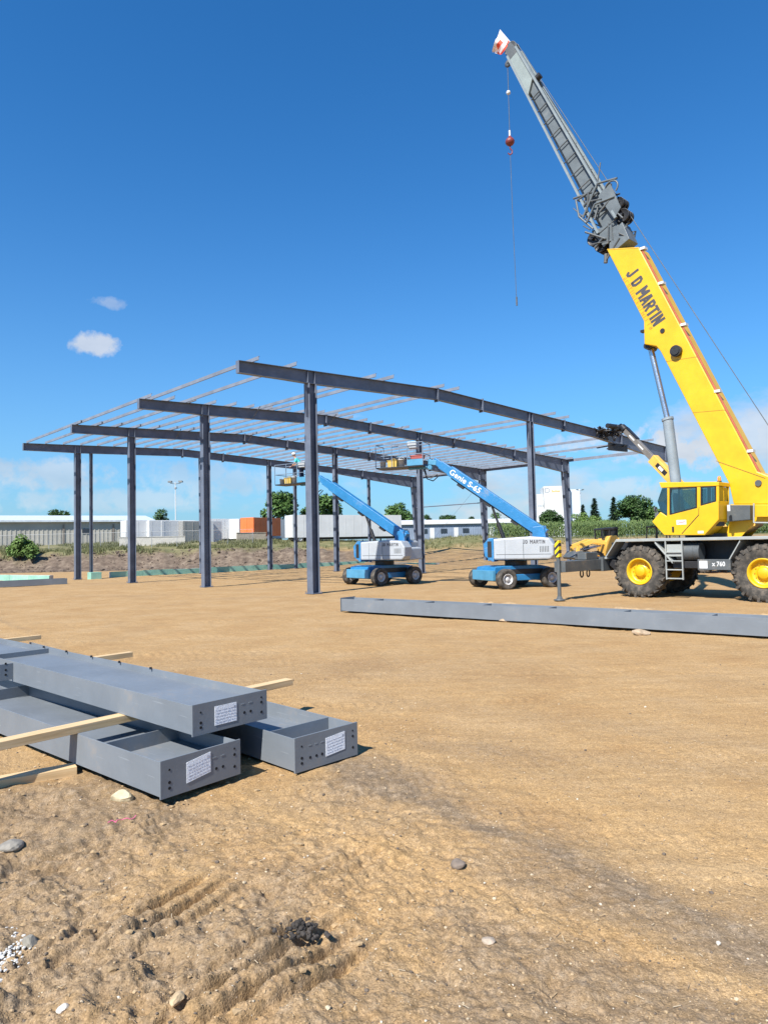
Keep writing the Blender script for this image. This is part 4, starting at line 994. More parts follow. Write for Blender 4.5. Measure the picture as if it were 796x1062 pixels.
m.hexa([J(JL-.5, -.26, .2), J(JL-.5, .26, .2), J(JL+.2, .15, .2), J(JL+.1, -.22, .2)], [J(JL-.5, -.26, .23), J(JL-.5, .26, .23), J(JL+.2, .15, .23), J(JL+.1, -.22, .23)])
p2_ = J(JL-.35, -.42, 0); m.lathe([(.05, -.03), (.15, -.03), (.17, .03), (.05, .03)], (p2_.x, 0, p2_.z), 'y', 20)
m.tube(J(JL-.45, -.2, 0), p2_, .03); m.build('tip_sheave', dkgrey, crane)
m = MB()
m.tube(J(fs+.05, hw(fs)+.03, 0), J(fs+.05, hw(fs)+.22, 0), .14, n=14); m.build('idler_roller', black, crane)
# hoist line back to the winch
a = J(JL+.02, .30, 0); b = cl(796, 441, 0); b2 = Vector(((b[0]-a.x)*1.25+a.x, 0, (b[1]-a.z)*1.25+a.z)); m = MB(); m.tube(a, b2, .014, n=5); m.tube(b2, (b2.x+.2, 0, 3.4), .012, n=5); m.build('hoist_rope', dkgrey, crane)

# hook line, headache ball (hangs from the tip)
def c2w(P): return CC+HF*P.x+NS*P.y+Vector((0, 0, P.z))
tipw = c2w(J(JL-.2, -.40, 0))
hk = thing('headache_ball', 'red ball hook hanging on a thin line from the crane tip', 'crane hook', (tipw.x, tipw.y, 0))
dT = (tipw-CP).dot(CF)
def hzz(py): return plane_pt(533, py, tipw, CF).z
m = MB(); m.tube((0, 0, tipw.z), (0, 0, hzz(141)), .014, n=6); m.build('rope', dkgrey, hk)
z_ = hzz(149); m = MB(); m.lathe([(.001, .25), (.06, .24), (.07, .16), (.15, .12), (.20, .03), (.20, -.05), (.14, -.14), (.05, -.18), (.001, -.18)], (0, 0, z_), 'z', 24); m.build('ball', metal('dull red', (.20, .035, .03), .5), hk)
m = MB(); m.tube((0, 0, z_+.22), (0, 0, z_+.5), .045, n=8); m.build('swivel', white, hk)
m = MB(); m.path([(0, 0, z_-.15), (0, 0, z_-.32), (.09, 0, z_-.42), (.08, 0, z_-.54), (-.02, 0, z_-.60), (-.10, 0, z_-.52)], .028, 8); m.build('hook', metal('dull red', (.20, .035, .03), .5), hk)
m = MB(); m.path([(0, 0, z_-.6), (.02, 0, hzz(230)), (.08, 0, hzz(320))], .012, 5); m.tube((.08, 0, hzz(312)), (.08, 0, hzz(321)), .035, n=6); m.build('tag_line', dkgrey, hk)
m = MB(); m.lathe([(.001, .10), (.07, .07), (.10, 0), (.07, -.07), (.001, -.10)], (0, 0, hzz(97)), 'z', 16); m.build('switch_weight', white, hk)
# flag on the tip
fb_ = c2w(J(JL+.15, .12, 0)); ft = plane_pt(518, 31, tipw, CF)
fl = thing('flag', 'small red and white flag on a short staff at the very top of the crane', 'flag', fb_)
m = MB(); m.tube((0, 0, 0), ft-fb_, .018, n=8); m.build('flag_staff', white, fl)
def flagp(s_, t_):
    # s along the staff from the top, t outwards
    st_ = (ft-fb_); top = st_*(1-.72*s_); q = plane_pt(510.5, 50, tipw, CF)-fb_; q2 = plane_pt(516, 58.5, tipw, CF)-fb_
    out = (st_+(q-st_)*t_)*(1-s_)+((st_*.28)+(q2-st_*.28)*t_)*s_
    return out+Vector((0, 1, 0))*(.22*math.sin(7*t_+3*s_)*t_)+Vector((0, 0, 1))*(-.10*math.sin(4.5*t_)*(.4+s_)+.05*math.sin(9*s_+4*t_)*t_)
m = MB(); nS, nT = 8, 12; m.v = []
for th_ in (0, .004):
    for i in range(nS+1):
        for j in range(nT+1): m.v.append(tuple(flagp(i/nS, j/nT)+Vector((0, th_, 0))))
for k in range(2):
    o_ = k*(nS+1)*(nT+1)
    for i in range(nS):
        for j in range(nT):
            a = o_+i*(nT+1)+j; m.f.append((a, a+1, a+nT+2, a+nT+1)); m.sm.append(True); m.mi.append(0 if (i in (2, 3, 4) and 2 < j < 9) or i >= 7 else 1)
m.build('flag_cloth', [flagred, metal('flag white', (.80, .74, .74), .85, scale=6)], fl, recalc=False)

# ================================================================== boom lifts
def boom_lift(label, base, head_ch, boomlab, head_up, target, zpiv, baskrot):
    """base = ground point of the near front wheel; head_ch = chassis heading angle; head_up = boom heading angle"""
    root = thing('boom_lift', label, 'boom lift', base, head_ch, 'blue boom lifts at the steel frame')
    # local x forward (towards the left front), local y left. near side wheels at y=+
    wb, tk, rw, ww = 2.25, 2.45, .45, .38
    rims = metal('lift rim', (.50, .50, .50), .5, var=.1, dirt=.35)
    for (x_, y_) in ((0, 0), (-wb, 0), (0, -tk), (-wb, -tk)):
        wheel(root, (x_, y_, rw-.005), rw, ww, 1 if y_ == 0 else -1, rubber, rims, 0, .52)
    m = MB(); m.box(-wb-.3, .35, -tk+.35, -.35, .34, .62); m.prism([(-wb-.35, .60), (.42, .60), (.30, .95), (-.1, 1.0), (-wb+.2, 1.0), (-wb-.30, .9)], -tk+.42, -.42)
    m.box(-.16, .16, -tk+.1, -.1, .34, .52); m.build('chassis', blue, root, .03)
    m = MB(); m.box(.34, .50, -tk+.30, -.30, .38, .82); m.build('front_bumper', teal, root, .02)
    m = MB(); m.box(-wb-.15, -wb+.15, -tk+.1, -.1, .30, .56); m.box(-wb+.1, -.2, -.47, -.40, .40, .85); m.tube((-wb/2, -1.0, .9), (-wb/2, -1.0, 1.22), .5, n=28); m.build('rear_axle', black, root, .01)
    # turntable group
    tt = bpy.data.objects.new('turntable', None); COL.objects.link(tt); tt.parent = root; tt.location = (-wb/2, -1.0, 0); tt.rotation_euler = (0, 0, head_up-head_ch)
    # local: +x along boom (up and out)
    m = MB(); m.prism([(-1.75, 1.28), (.75, 1.28), (1.02, 1.5), (1.06, 1.95), (.85, 2.20), (-.9, 2.28), (-1.72, 2.20), (-1.92, 1.9), (-1.90, 1.45)], .38, 1.12)
    c1 = m.build('engine_cover', ltgrey, tt, .07)
    m = MB(); m.prism([(-1.45, 1.28), (.95, 1.28), (1.25, 1.55), (1.28, 1.95), (1.05, 2.22), (-.9, 2.30), (-1.42, 2.20)], -1.12, -.38); c2 = m.build('tank_cover', ltgrey, tt, .07)
    m = MB(); m.prism([(-1.75, 1.25), (-1.05, 1.25), (-1.05, 2.0), (-1.70, 1.85)], -.95, .36); m.build('counterweight', ltgrey, tt, .06)
    m = MB(); m.box(-1.45, 1.2, -.37, .37, 1.22, 1.5); m.prism([(.78, 1.20), (1.12, 1.45), (1.16, 1.98), (.92, 2.25), (.70, 2.25), (.70, 1.20)], .40, 1.15); m.prism([(-1.55, 1.5), (-.8, 1.5), (-.85, zpiv+.2), (-1.35, zpiv+.25)], -.30, -.12); m.prism([(-1.55, 1.5), (-.8, 1.5), (-.85, zpiv+.2), (-1.35, zpiv+.25)], .12, .30)
    m.build('turntable_frame', blue, tt, .02)
    m = MB(); m.box(.80, .98, 1.121, 1.165, 1.4, 2.1); m.box(-1.8, .6, 1.121, 1.126, 1.50, 1.515); m.build('cover_gap', black, tt)
    m = MB()
    for i_ in range(6): m.box(-1.70+i_*.07, -1.67+i_*.07, 1.119, 1.124, 1.60, 1.85)
    m.box(-.62, -.60, 1.119, 1.124, 1.33, 2.15); m.box(.20, .212, 1.119, 1.124, 1.33, 2.15); m.build('vent', dkgrey, c1)
    L_ = block_text(c1, 'JD MARTIN', ink, (-.60, 1.121, 1.97), (-1, 0, 0), (0, 0, 1), .95, .15)
    # boom sections: aim the boom at its platform
    cw = Vector(base)+Vector((math.cos(head_ch), math.sin(head_ch), 0))*(-wb/2)+Vector((-math.sin(head_ch), math.cos(head_ch), 0))*(-1.0)
    hd = Vector((math.cos(head_up), math.sin(head_up), 0)); pw = cw+hd*-1.15+Vector((0, 0, zpiv)); tw = plane_pt(target[0], target[1], pw, Vector((-hd.y, hd.x, 0)))
    dv = tw-pw; blen = dv.length; elev = math.asin(dv.z/blen)
    print('LIFT', round(blen, 2), round(math.degrees(elev)), tw)
    ce, se = math.cos(elev), math.sin(elev); P0 = Vector((-1.15, 0, zpiv)); D = Vector((ce, 0, se)); Un = Vector((-se, 0, ce))
    b1, b2, b3_ = blen*.84, blen*.93, blen
    m = MB(); m.obox(P0-D*.25, P0+D*b1, .36, .48, Un); s1_ = m.build('boom', blue, tt, .02)
    m = MB(); m.obox(P0+D*(b1-.2), P0+D*b2, .29, .38, Un, -.02); m.build('mid_section', blue, s1_, .02)
    m = MB(); m.obox(P0+D*(b2-.2), P0+D*b3_, .22, .30, Un, -.02); m.build('fly_section', blue, s1_, .02)
    m = MB(); m.obox(P0-D*.1-Un*.27, P0+D*b1*.95-Un*.27, .14, .05, Un);
    for q_ in (.2, .5, .8): m.obox(P0+D*b1*q_-Un*.33, P0+D*(b1*q_+.35)-Un*.33, .2, .12, Un)
    m.build('hose_tray', black, s1_)
    m = MB(); A = Vector((.30, 0, 1.55)); B = P0+D*2.6-Un*.2; m.tube(A, A+(B-A)*.6, .09, n=12); m.tube(A+(B-A)*.6, B, .055, n=10); m.build('lift_cylinder', black, tt)
    if boomlab:
        o_ = P0+D*(b1*.985)+Un*-.13+Vector((0, .182, 0))
        text_on(s1_, boomlab, white, o_, -D, Un, length=1.75, height=.27, bold=.02)
    # platform
    T = P0+D*blen
    pf = bpy.data.objects.new('platform', None); COL.objects.link(pf); pf.parent = tt; pf.location = T+Vector((.35, 0, -.25)); pf.rotation_euler = (0, 0, baskrot)
    m = MB(); m.obox(T-D*.2-Un*.05, T+Vector((.25, 0, -.1)), .25, .22, Un); m.tube((T.x+.2, 0, T.z-.45), (T.x+.2, 0, T.z+.05), .11, n=14); m.obox((T.x+.1, 0, T.z-.34), (T.x+1.3, 0, T.z-.34), .18, .12); m.build('leveling_arm', teal, tt, .01)
    m = MB(); x0, x1, y0, y1 = .05, 2.50, -.48, .48; m.box(x0, x1, y0, y1, -.06, 0); m.build('platform_floor', black, pf, .01)
    m = MB()
    for x_ in (x0, .85, 1.65, x1):
        for y_ in (y0, y1): m.tube((x_, y_, 0), (x_, y_, 1.10), .020, n=8)
    for zz in (.55, 1.10): m.path([(x0, y0, zz), (x1, y0, zz), (x1, y1, zz), (x0, y1, zz), (x0, y0, zz)], .020, 8)
    m.build('guard_rail', metal('rail grey', (.16, .22, .30), .5), pf)
    m = MB(); m.box(x0+.01, .85, y1-.02, y1+.02, 0, .30); m.box(x0, x1, y0-.01, y0+.01, 0, .12); m.build('toe_board', teal, pf)
    m = MB(); m.path([(.15, 0, -.1), (.02, .1, -.5), (-.2, .1, -.62), (-.5, 0, -.45)], .03, 6); m.path([(.25, -.1, -.1), (.08, -.1, -.62), (-.25, -.05, -.75), (-.6, 0, -.5)], .025, 6); m.build('hose_loop', black, pf)
    m = MB(); m.box(.42, .90, -.05, .35, .86, 1.18); m.build('control_box', ltgrey, pf, .03)
    Mt = Matrix.Translation(tt.location) @ Matrix.Rotation(tt.rotation_euler.z, 4, 'Z')
    for ch in list(tt.children):
        Ml = Matrix.Translation(ch.location) @ Matrix.Rotation(ch.rotation_euler.z, 4, 'Z'); ch.parent = root; Mn = Mt @ Ml
        ch.location = Mn.translation; ch.rotation_euler = (0, 0, Mn.to_euler().z)
    bpy.data.objects.remove(tt)
    return root, None, pf, T
def heading(a, b): d = b-a; return math.atan2(d.y, d.x)
# nearer lift
n2, r2w = gp(523, 611.9), gp(568, 609.6); hd2 = heading(r2w, n2)
# the near side must be local +y: looking along the heading, left is near
lift2, tt2, pf2, T2 = boom_lift('nearer blue boom lift with platform raised to the roof beam, right of centre', n2+Vector((.12, .2, 0)), hd2, 'Genie S-65', R(180-24), (450, 477), 2.5, R(0))
n1, r1w = gp(391, 608), gp(427, 605.5); hd1 = heading(r1w, n1)
lift1, tt1, pf1, T1 = boom_lift('farther blue boom lift left of centre, its platform behind the tall front column', n1+Vector((.12, .2, 0)), hd1, None, R(180-33), (331, 495), 2.5, R(0))

# ================================================================== telehandler behind the crane, holding the roof beam
hw_ = w_of(0, 632); Hp = fp(0, hw_, ztop(hw_)-.35)
rootT = at(752, 561, 41.5)
tel_o = Vector((rootT.x-1.9, rootT.y+.6, 0))
tel = thing('telehandler', 'tan yellow telehandler mostly behind the crane, its raised boom gripping the roof beam', 'telehandler', tel_o, 0)
def tl(P): return P-tel_o
Rt = Vector((rootT.x, rootT.y, 2.25)); hd_ = (Hp-Rt)
d_h = Vector((hd_.x, hd_.y, 0)).normalized(); tel.rotation_euler = (0, 0, math.atan2(d_h.y, d_h.x)); rotm = Matrix.Rotation(-math.atan2(d_h.y, d_h.x), 3, 'Z')
def tl(P): return rotm @ (P-tel_o)
A = tl(Rt); B = tl(plane_pt(648, 446, Hp, Vector((-d_h.y, d_h.x, 0)))); Dd = (B-A).normalized(); LL = (B-A).length; Up = Vector((-Dd.z, 0, Dd.x))
f1 = .0
def tproj(f): return proj(Vector(tel_o)+Matrix.Rotation(math.atan2(d_h.y, d_h.x), 3, 'Z') @ (A+Dd*LL*f))
fy = next(f for f in np.linspace(0, 1, 200) if tproj(f)[1] < 476)
m = MB(); m.obox(A-Dd*.3, A+Dd*LL*fy, .50, .62, Up); tb_ = m.build('boom', yellow_old, tel, .03)
m = MB(); m.obox(A+Dd*(LL*fy-.3), B, .30, .36, Up); m.build('inner_boom', metal('dull boom grey', (.16, .15, .14), .5), tb_, .02)
m = MB()
for f_ in (.25, .55, .8): q = A+Dd*(LL*(fy+(1-fy)*f_)); 
for f_ in (.30, .62): 
    q = A+Dd*(LL*(fy+(1-fy)*f_)); m.obox(q, q+Dd*.55, .31, .10, Up)
m.obox(A+Dd*LL*(fy-.125), A+Dd*LL*(fy-.085), .51, .20, Up); m.build('sticker', white, tb_)
m = MB(); m.obox(A+Dd*LL*(fy-.16), A+Dd*LL*(fy-.06), .505, .30, Up); m.obox(B-Dd*1.2+Up*.2, B+Up*.2, .36, .05, Up); m.build('decal', black, tb_)
# head: elbow, fork carriage and grab round the beam
m = MB()
C0 = tl(Hp)
m.tube(B, B+Vector((.25, 0, .30)), .26, .20, n=12); m.tube(B+Vector((.25, 0, .30)), B+Vector((.75, 0, .10)), .22, .2, n=12)
m.tube((B.x+.2, -.45, B.z+.2), (B.x+.2, .45, B.z+.2), .16, n=12)
g = random.Random(6)
Bm = tl(fp(0, w_of(0, 617), ztop(20)-.3))
for i in range(60):
    a = B+Vector((g.uniform(.1, 1.0), g.uniform(-.5, .5), g.uniform(-.45, .3))); a = a.lerp(Bm, g.uniform(0, 1)); b = a+Vector((g.uniform(-.6, .6), g.uniform(-.5, .5), g.uniform(-.5, .5))); m.tube(a, b, g.uniform(.03, .09), n=6)
m.build('fork_carriage', black, tb_)
m = MB(); m.obox(C0+Vector((-.6, -1.0, -.75)), C0+Vector((-.6, 1.0, -.75)), .12, .5); m.obox(C0+Vector((-.9, -.55, -.62)), C0+Vector((.7, -.55, -.66)), .14, .07); m.obox(C0+Vector((-.9, .55, -.62)), C0+Vector((.7, .55, -.66)), .14, .07); m.build('forks', black, tb_)
# body and cab
m = MB(); m.box(-1.9, 2.6, -.75, .55, .7, 1.35); m.box(-2.6, -1.0, -.9, .9, .8, 1.9); m.box(A.x-.5, A.x+.5, -.4, .4, 1.3, 2.4); m.build('body', yellow_old, tel, .05)
for x_ in (1.9, -1.5):
    for s_ in (1, -1): wheel(tel, (x_, s_*1.05, .66), .66, .40, s_, rubber, yellow_old, 18, .5)
cabc = plane_pt(671, 560, tel_o, Vector((0, 1, 0))); cl_ = tl(Vector((cabc.x, tel_o.y, 0)))
m = MB(); cx, cy = cl_.x, .75
zt_, zb_ = at(671, 545.5, cabc.y).z, 1.1
for (x_, y_) in ((cx-.95, cy-.5), (cx-.95, cy+.5), (cx+.75, cy-.5), (cx+.75, cy+.5), (cx-.1, cy+.5), (cx-.1, cy-.5)): m.obox((x_, y_, zb_), (x_+(.18 if x_ > cx+.5 else 0)*-1, y_, zt_-.05), .08, .08, (1, 0, 0))
m.box(cx-1.0, cx+.62, cy-.58, cy+.58, zt_-.10, zt_); m.box(cx-1.0, cx+.8, cy-.55, cy+.55, .8, 1.35); m.build('cab_frame', black, tel, .03)

# ================================================================== wheel loader at the field edge
lo = at(636, 580, 52.0); lz = 0
ld = thing('wheel_loader', 'small orange yellow wheel loader with black cab parked between tapered column and crane', 'loader', (lo.x, lo.y, 0), R(188))
def ll(px, py): P = plane_pt(px, py, Vector((lo.x, lo.y-.5, 0)), Vector((0, 1, 0))); return (-(P.x-lo.x), P.z)
P_ = lambda pts: [ll(*p) for p in pts]
m = MB(); m.prism(P_([(624, 562), (628, 556), (636, 555), (641, 561), (640, 575), (634, 580), (625, 578)]), -.8, .8); lb_ = m.build('body', yellow_old, ld, .05)
m = MB(); m.prism(P_([(637, 560), (650, 562), (652, 578), (637, 580)]), -.8, .8); m.build('engine_hood', yellow_old, ld, .08)
m = MB(); q = P_([(620.5, 548), (638, 546.5), (638.5, 549), (620.5, 550)]); m.prism(q, -.7, .7)
for a, b in (((621.5, 549), (622, 560)), ((637.5, 549), (638, 561)), ((629, 549), (629, 558))):
    for y_ in (-.62, .62): (xa, za_), (xb, zb2) = ll(*a), ll(*b); m.obox((xa, y_, za_), (xb, y_, zb2), .12, .10, (1, 0, 0))
(xa, za_), (xb, zb2) = ll(631, 549), ll(637.5, 559); m.box(min(xa, xb), max(xa, xb), -.6, .6, zb2, za_); m.build('cab', black, ld, .02)
for y_ in (-.55, .55):
    m = MB(); m.obox((*[ll(626, 563)[0]], y_, ll(626, 563)[1]), (ll(612, 561)[0], y_, ll(612, 561)[1]), .16, .30); m.obox((ll(612, 561)[0], y_, ll(612, 561)[1]), (ll(596, 567)[0], y_, ll(596, 567)[1]), .16, .32); m.obox((ll(596, 567)[0], y_, ll(596, 567)[1]), (ll(594.5, 576)[0], y_, ll(594.5, 576)[1]), .14, .25)
    m.build('lift_arm', yellow_old, ld, .02)
m = MB(); m.prism(P_([(593, 572), (598, 571), (599, 579), (590, 580), (588, 578)]), -1.05, 1.05); m.prism(P_([(603, 566), (609, 564), (611, 570), (605, 572)]), -.2, .2); m.build('bucket', dkgrey, ld, .02)
m = MB()
for y_ in (-.3, .3): m.tube((ll(622, 566)[0], y_, ll(622, 566)[1]), (ll(603, 570)[0], y_, ll(603, 570)[1]), .07, n=8)
m.build('hydraulic_ram', chrome, ld)
for px_ in (613, 645):
    for s_ in (1, -1): wheel(ld, (ll(px_, 580)[0], s_*.95, .62), .62, .42, s_, rubber, yellow_old, 18, .5)

# ================================================================== grey pickup beyond the crane at the right edge
gq = at(806, 560, 47)

# ================================================================== person on the left platform
def person(parent_loc, rz, label):
    P = thing('person', label, 'person', parent_loc, rz)
    def skinmesh(name, verts, edges, rad, mat, root=0):
        me = bpy.data.meshes.new(name); me.from_pydata(verts, edges, []); o = bpy.data.objects.new(name, me); COL.objects.link(o)
        md = o.modifiers.new('skin', 'SKIN'); sv = me.skin_vertices[0].data
        for i, r in enumerate(rad): sv[i].radius = (r, r*.9) if not isinstance(r, tuple) else r
        sv[root].use_root = True
        sb = o.modifiers.new('sub', 'SUBSURF'); sb.levels = 2; sb.render_levels = 2
        bpy.context.view_layer.update()
        m2 = bpy.data.meshes.new_from_object(o.evaluated_get(bpy.context.evaluated_depsgraph_get())); bpy.data.objects.remove(o)
        m2.materials.clear(); m2.materials.append(mat)
        for p in m2.polygons: p.use_smooth = True; p.material_index = 0
        o = bpy.data.objects.new(name, m2); COL.objects.link(o); o.parent = P; return o
    # leaning forward over the rail; x forward
    V = [(0, 0, .93), (.10, 0, 1.12), (.26, 0, 1.33), (.34, 0, 1.43), (.38, 0, 1.50), (.42, 0, 1.58), (.44, 0, 1.68),
         (.25, .17, 1.36), (.33, .22, 1.12), (.52, .16, .98), (.25, -.17, 1.36), (.36, -.22, 1.12), (.56, -.12, 1.02),
         (0, .10, .88), (.06, .12, .50), (-.04, .13, .09), (.10, .14, .04), (0, -.10, .88), (-.02, -.12, .50), (-.12, -.13, .09), (.02, -.14, .04)]
    E_ = [(0, 1), (1, 2), (2, 3), (3, 4), (4, 5), (5, 6), (2, 7), (7, 8), (8, 9), (2, 10), (10, 11), (11, 12), (0, 13), (13, 14), (14, 15), (15, 16), (0, 17), (17, 18), (18, 19), (19, 20)]
    Rd = [.13, .14, .15, .07, .058, .088, .085, .06, .045, .032, .06, .045, .032, .09, .06, .045, .04, .09, .06, .045, .04]
    # hands with fingers
    for wi, s_ in ((9, 1), (12, -1)):
        wv = Vector(V[wi]); pa = wv+Vector((.07, -.01*s_, -.03)); V.append(tuple(pa)); E_.append((wi, len(V)-1)); Rd.append(.030); pi_ = len(V)-1
        for k, (dy, ln) in enumerate(((-.03, .062), (-.01, .075), (.01, .070), (.03, .055))):
            a = pa+Vector((.03, dy, -.01)); b = a+Vector((ln*.55, 0, -.015)); c = b+Vector((ln*.2, 0, -ln*.45))
            i0 = len(V); V += [tuple(a), tuple(b), tuple(c)]; E_ += [(pi_, i0), (i0, i0+1), (i0+1, i0+2)]; Rd += [.010, .009, .008]
        a = pa+Vector((-.01, -.035*s_, 0)); b = a+Vector((.03, -.025*s_, -.02)); i0 = len(V); V += [tuple(a), tuple(b)]; E_ += [(pi_, i0), (i0, i0+1)]; Rd += [.012, .010]
    skinmesh('body', V, E_, Rd, skin)
    skinmesh('shirt', V[:3]+[V[3], V[7], tuple(Vector(V[7]).lerp(Vector(V[8]), .8)), V[10], tuple(Vector(V[10]).lerp(Vector(V[11]), .8))], [(0, 1), (1, 2), (2, 3), (2, 4), (4, 5), (2, 6), (6, 7)], [.15, .165, .175, .085, .085, .070, .085, .070], tealcloth)
    skinmesh('trousers', [V[0], V[13], V[14], V[15], V[17], V[18], V[19]], [(0, 1), (1, 2), (2, 3), (0, 4), (4, 5), (5, 6)], [.15, .11, .082, .07, .11, .082, .07], jeans)
    m = MB()
    for i in (15, 19): q = Vector(V[i]); m.hexa([q+Vector((-.06, -.05, -.09)), q+Vector((-.06, .05, -.09)), q+Vector((-.06, .05, .02)), q+Vector((-.06, -.05, .02))], [q+Vector((.20, -.045, -.09)), q+Vector((.20, .045, -.09)), q+Vector((.20, .045, -.045)), q+Vector((.20, -.045, -.045))])
    m.build('boots', black, P, .02)
    hc = Vector((.44, 0, 1.66)); m = MB(); m.lathe([(.001, .125), (.06, .115), (.10, .075), (.118, .01), (.118, -.005)], hc, 'z', 24); m.lathe([(.112, 0), (.15, -.008), (.112, -.008)], hc, 'z', 24); m.build('hard_hat', white, P)
    m = MB(); m.stone((hc.x+.092, 0, hc.z-.075), .018, (1, .8, 1.3), 1, 1)
    for y_ in (-.035, .035): m.lathe([(.001, .012), (.010, .006), (.012, 0), (.010, -.006), (.001, -.012)], (hc.x+.082, y_, hc.z-.045), 'y', 10)
    m.build('face_detail', skin, P)
    return P
bpy.context.view_layer.update()
pw_ = pf1.matrix_world @ Vector((.92, .0, 0))
# the man leans out towards the left of the picture
person(pw_, R(170), 'person in teal shirt and white hard hat leaning over the platform of the farther lift')
def on_platform(pf, loc, mbf, name, mats, label, cat, bevel=0):
    o = mbf.build(name, mats, None, bevel); o.location = pf.matrix_world @ Vector(loc); o.rotation_euler.z = pf.matrix_world.to_euler().z; return tag(o, label, cat)
def bucket_mb(r=.15, h=.32):
    m = MB(); m.lathe([(.001, 0), (r*.85, 0), (r, h), (r*1.06, h), (r*1.06, h-.03), (r*.98, h-.03), (r*.85, h-.02), (r*.80, .03), (.001, .03)], (0, 0, 0), 'z', 20)
    m.path([(r*math.cos(t), 0, h*.95+.12*math.sin(t)) for t in np.linspace(0, math.pi, 9)], .006, 5); return m
yb = metal('yellow bin', (.52, .36, .08), .5); rb = metal('red bin', (.38, .10, .09), .5)
def bin_mb(L=.5, W=.35, H=.32):
    m = MB(); m.hexa([(-L/2*.9, -W/2*.9, 0), (L/2*.9, -W/2*.9, 0), (L/2*.9, W/2*.9, 0), (-L/2*.9, W/2*.9, 0)], [(-L/2, -W/2, H), (L/2, -W/2, H), (L/2, W/2, H), (-L/2, W/2, H)]); m.box(-L/2-.02, L/2+.02, -W/2-.02, W/2+.02, H, H+.04)
    m.path([(-.1, 0, H+.04), (-.1, 0, H+.1), (.1, 0, H+.1), (.1, 0, H+.04)], .012, 6); return m
for pf, nm, ys in ((pf2, 'nearer', 1), (pf1, 'farther', 1)):
    on_platform(pf, (2.28, .1, .005), bucket_mb(), 'bucket', white, 'white bucket at the outer end of the %s lift platform' % nm, 'bucket')
    on_platform(pf, (1.72, .12, .005), bin_mb(), 'tool_bin', yb, 'yellow tool bin on the %s lift platform' % nm, 'tool bin', .01)
    on_platform(pf, (1.25, .22, .005), bucket_mb(.16, .36), 'bucket', white, 'white bucket beside the yellow bin on the %s lift platform' % nm, 'bucket')
on_platform(pf2, (.50, .0, .35), bin_mb(.65, .35, .14), 'tool_bin', rb, 'red tool bin on the nearer lift platform', 'tool bin', .01)

# ================================================================== trees
def leaf_cloud(m, c, r, n, size, g, sq=(1, 1, .8)):
    for i in range(n):
        while True:
            v = Vector((g.uniform(-1, 1), g.uniform(-1, 1), g.uniform(-1, 1)))
            if .25 < v.length < 1: break
        v = v.normalized()*(.55+.5*g.random()); p = Vector((c[0]+v.x*r*sq[0], c[1]+v.y*r*sq[1], c[2]+v.z*r*sq[2]))
        a = Vector((g.uniform(-1, 1), g.uniform(-1, 1), g.uniform(-.6, .6))).normalized(); b = a.cross(v+Vector((.01, .02, .7))).normalized(); s_ = size*g.uniform(.6, 1.3)
        m.add([p-a*s_, p+b*s_*.6, p+a*s_, p-b*s_*.6], [(0, 1, 2, 3)])
def tree(px, pyb, pyt, wpx, Y, label, mat=leafM, seed=1, kind='broad', n=16, name='tree', base=None, grp=None):
    P = at(px, pyb, Y); z0 = base if base is not None else zt(P.x, P.y)-.1
    top = at(px, pyt, Y).z; H = top-z0; W = wpx/FPX*Y/2
    t = thing(name, label, 'tree' if name != 'bush' else 'bush', (P.x, P.y, z0), 0, grp); g = random.Random(seed)
    m = MB(); tr = max(.08, H*.022)
    if kind == 'conifer':
        m.tube((0, 0, 0), (0, 0, H*.95), tr, tr*.15, n=8); m.build('trunk', bark, t); m = MB()
        L = 22
        for i in range(L):
            f = i/L; zz = H*(.10+.88*min(1, max(0, f))); rr = W*(1-f)**.85*g.uniform(.8, 1.15)+.08
            for k in range(int(24+60*(1-f))):
                f_ = min(1, max(0, f+g.uniform(-.03, .03))); zz = H*(.10+.88*f_); a = g.uniform(0, 6.28); q = rr*g.uniform(.2, 1); p = Vector((q*math.cos(a), q*math.sin(a), zz-q*.25)); d = Vector((math.cos(a), math.sin(a), -.25)); s_ = Vector((-math.sin(a), math.cos(a), g.uniform(-.4, .4))); l_ = H*.055
                m.add([p-d*l_, p+s_*l_*.45, p+d*l_, p-s_*l_*.45], [(0, 1, 2, 3)])
        m.build('crown', mat, t, recalc=False); return t
    zc = H*(.30 if kind != 'bush' else .12)
    if kind != 'bush': m.tube((0, 0, 0), (g.uniform(-.1, .1), 0, H*.55), tr, tr*.5, n=8)
    C_s = []
    for i in range(n):
        while True:
            x, y, z = g.uniform(-1, 1), g.uniform(-1, 1), g.uniform(-1, 1)
            if x*x+y*y+z*z < 1 and (x*x+y*y+z*z) > .10: break
        c = Vector((x*W*.78, y*W*.7, zc+(H-zc)*.5+z*(H-zc)*.40)); C_s.append(c)
        m.tube((0, 0, H*g.uniform(.2, .45) if kind != 'bush' else 0), c, tr*.35, tr*.08, n=5)
    m.build('trunk' if kind != 'bush' else 'stem', bark, t); m = MB()
    for c in C_s:
        r = min(W, (H-zc)*.6)*g.uniform(.28, .46); leaf_cloud(m, c, r, 230, max(.14, min(.36, r*.20)), g)
    m.build('crown', mat, t, recalc=False); return t
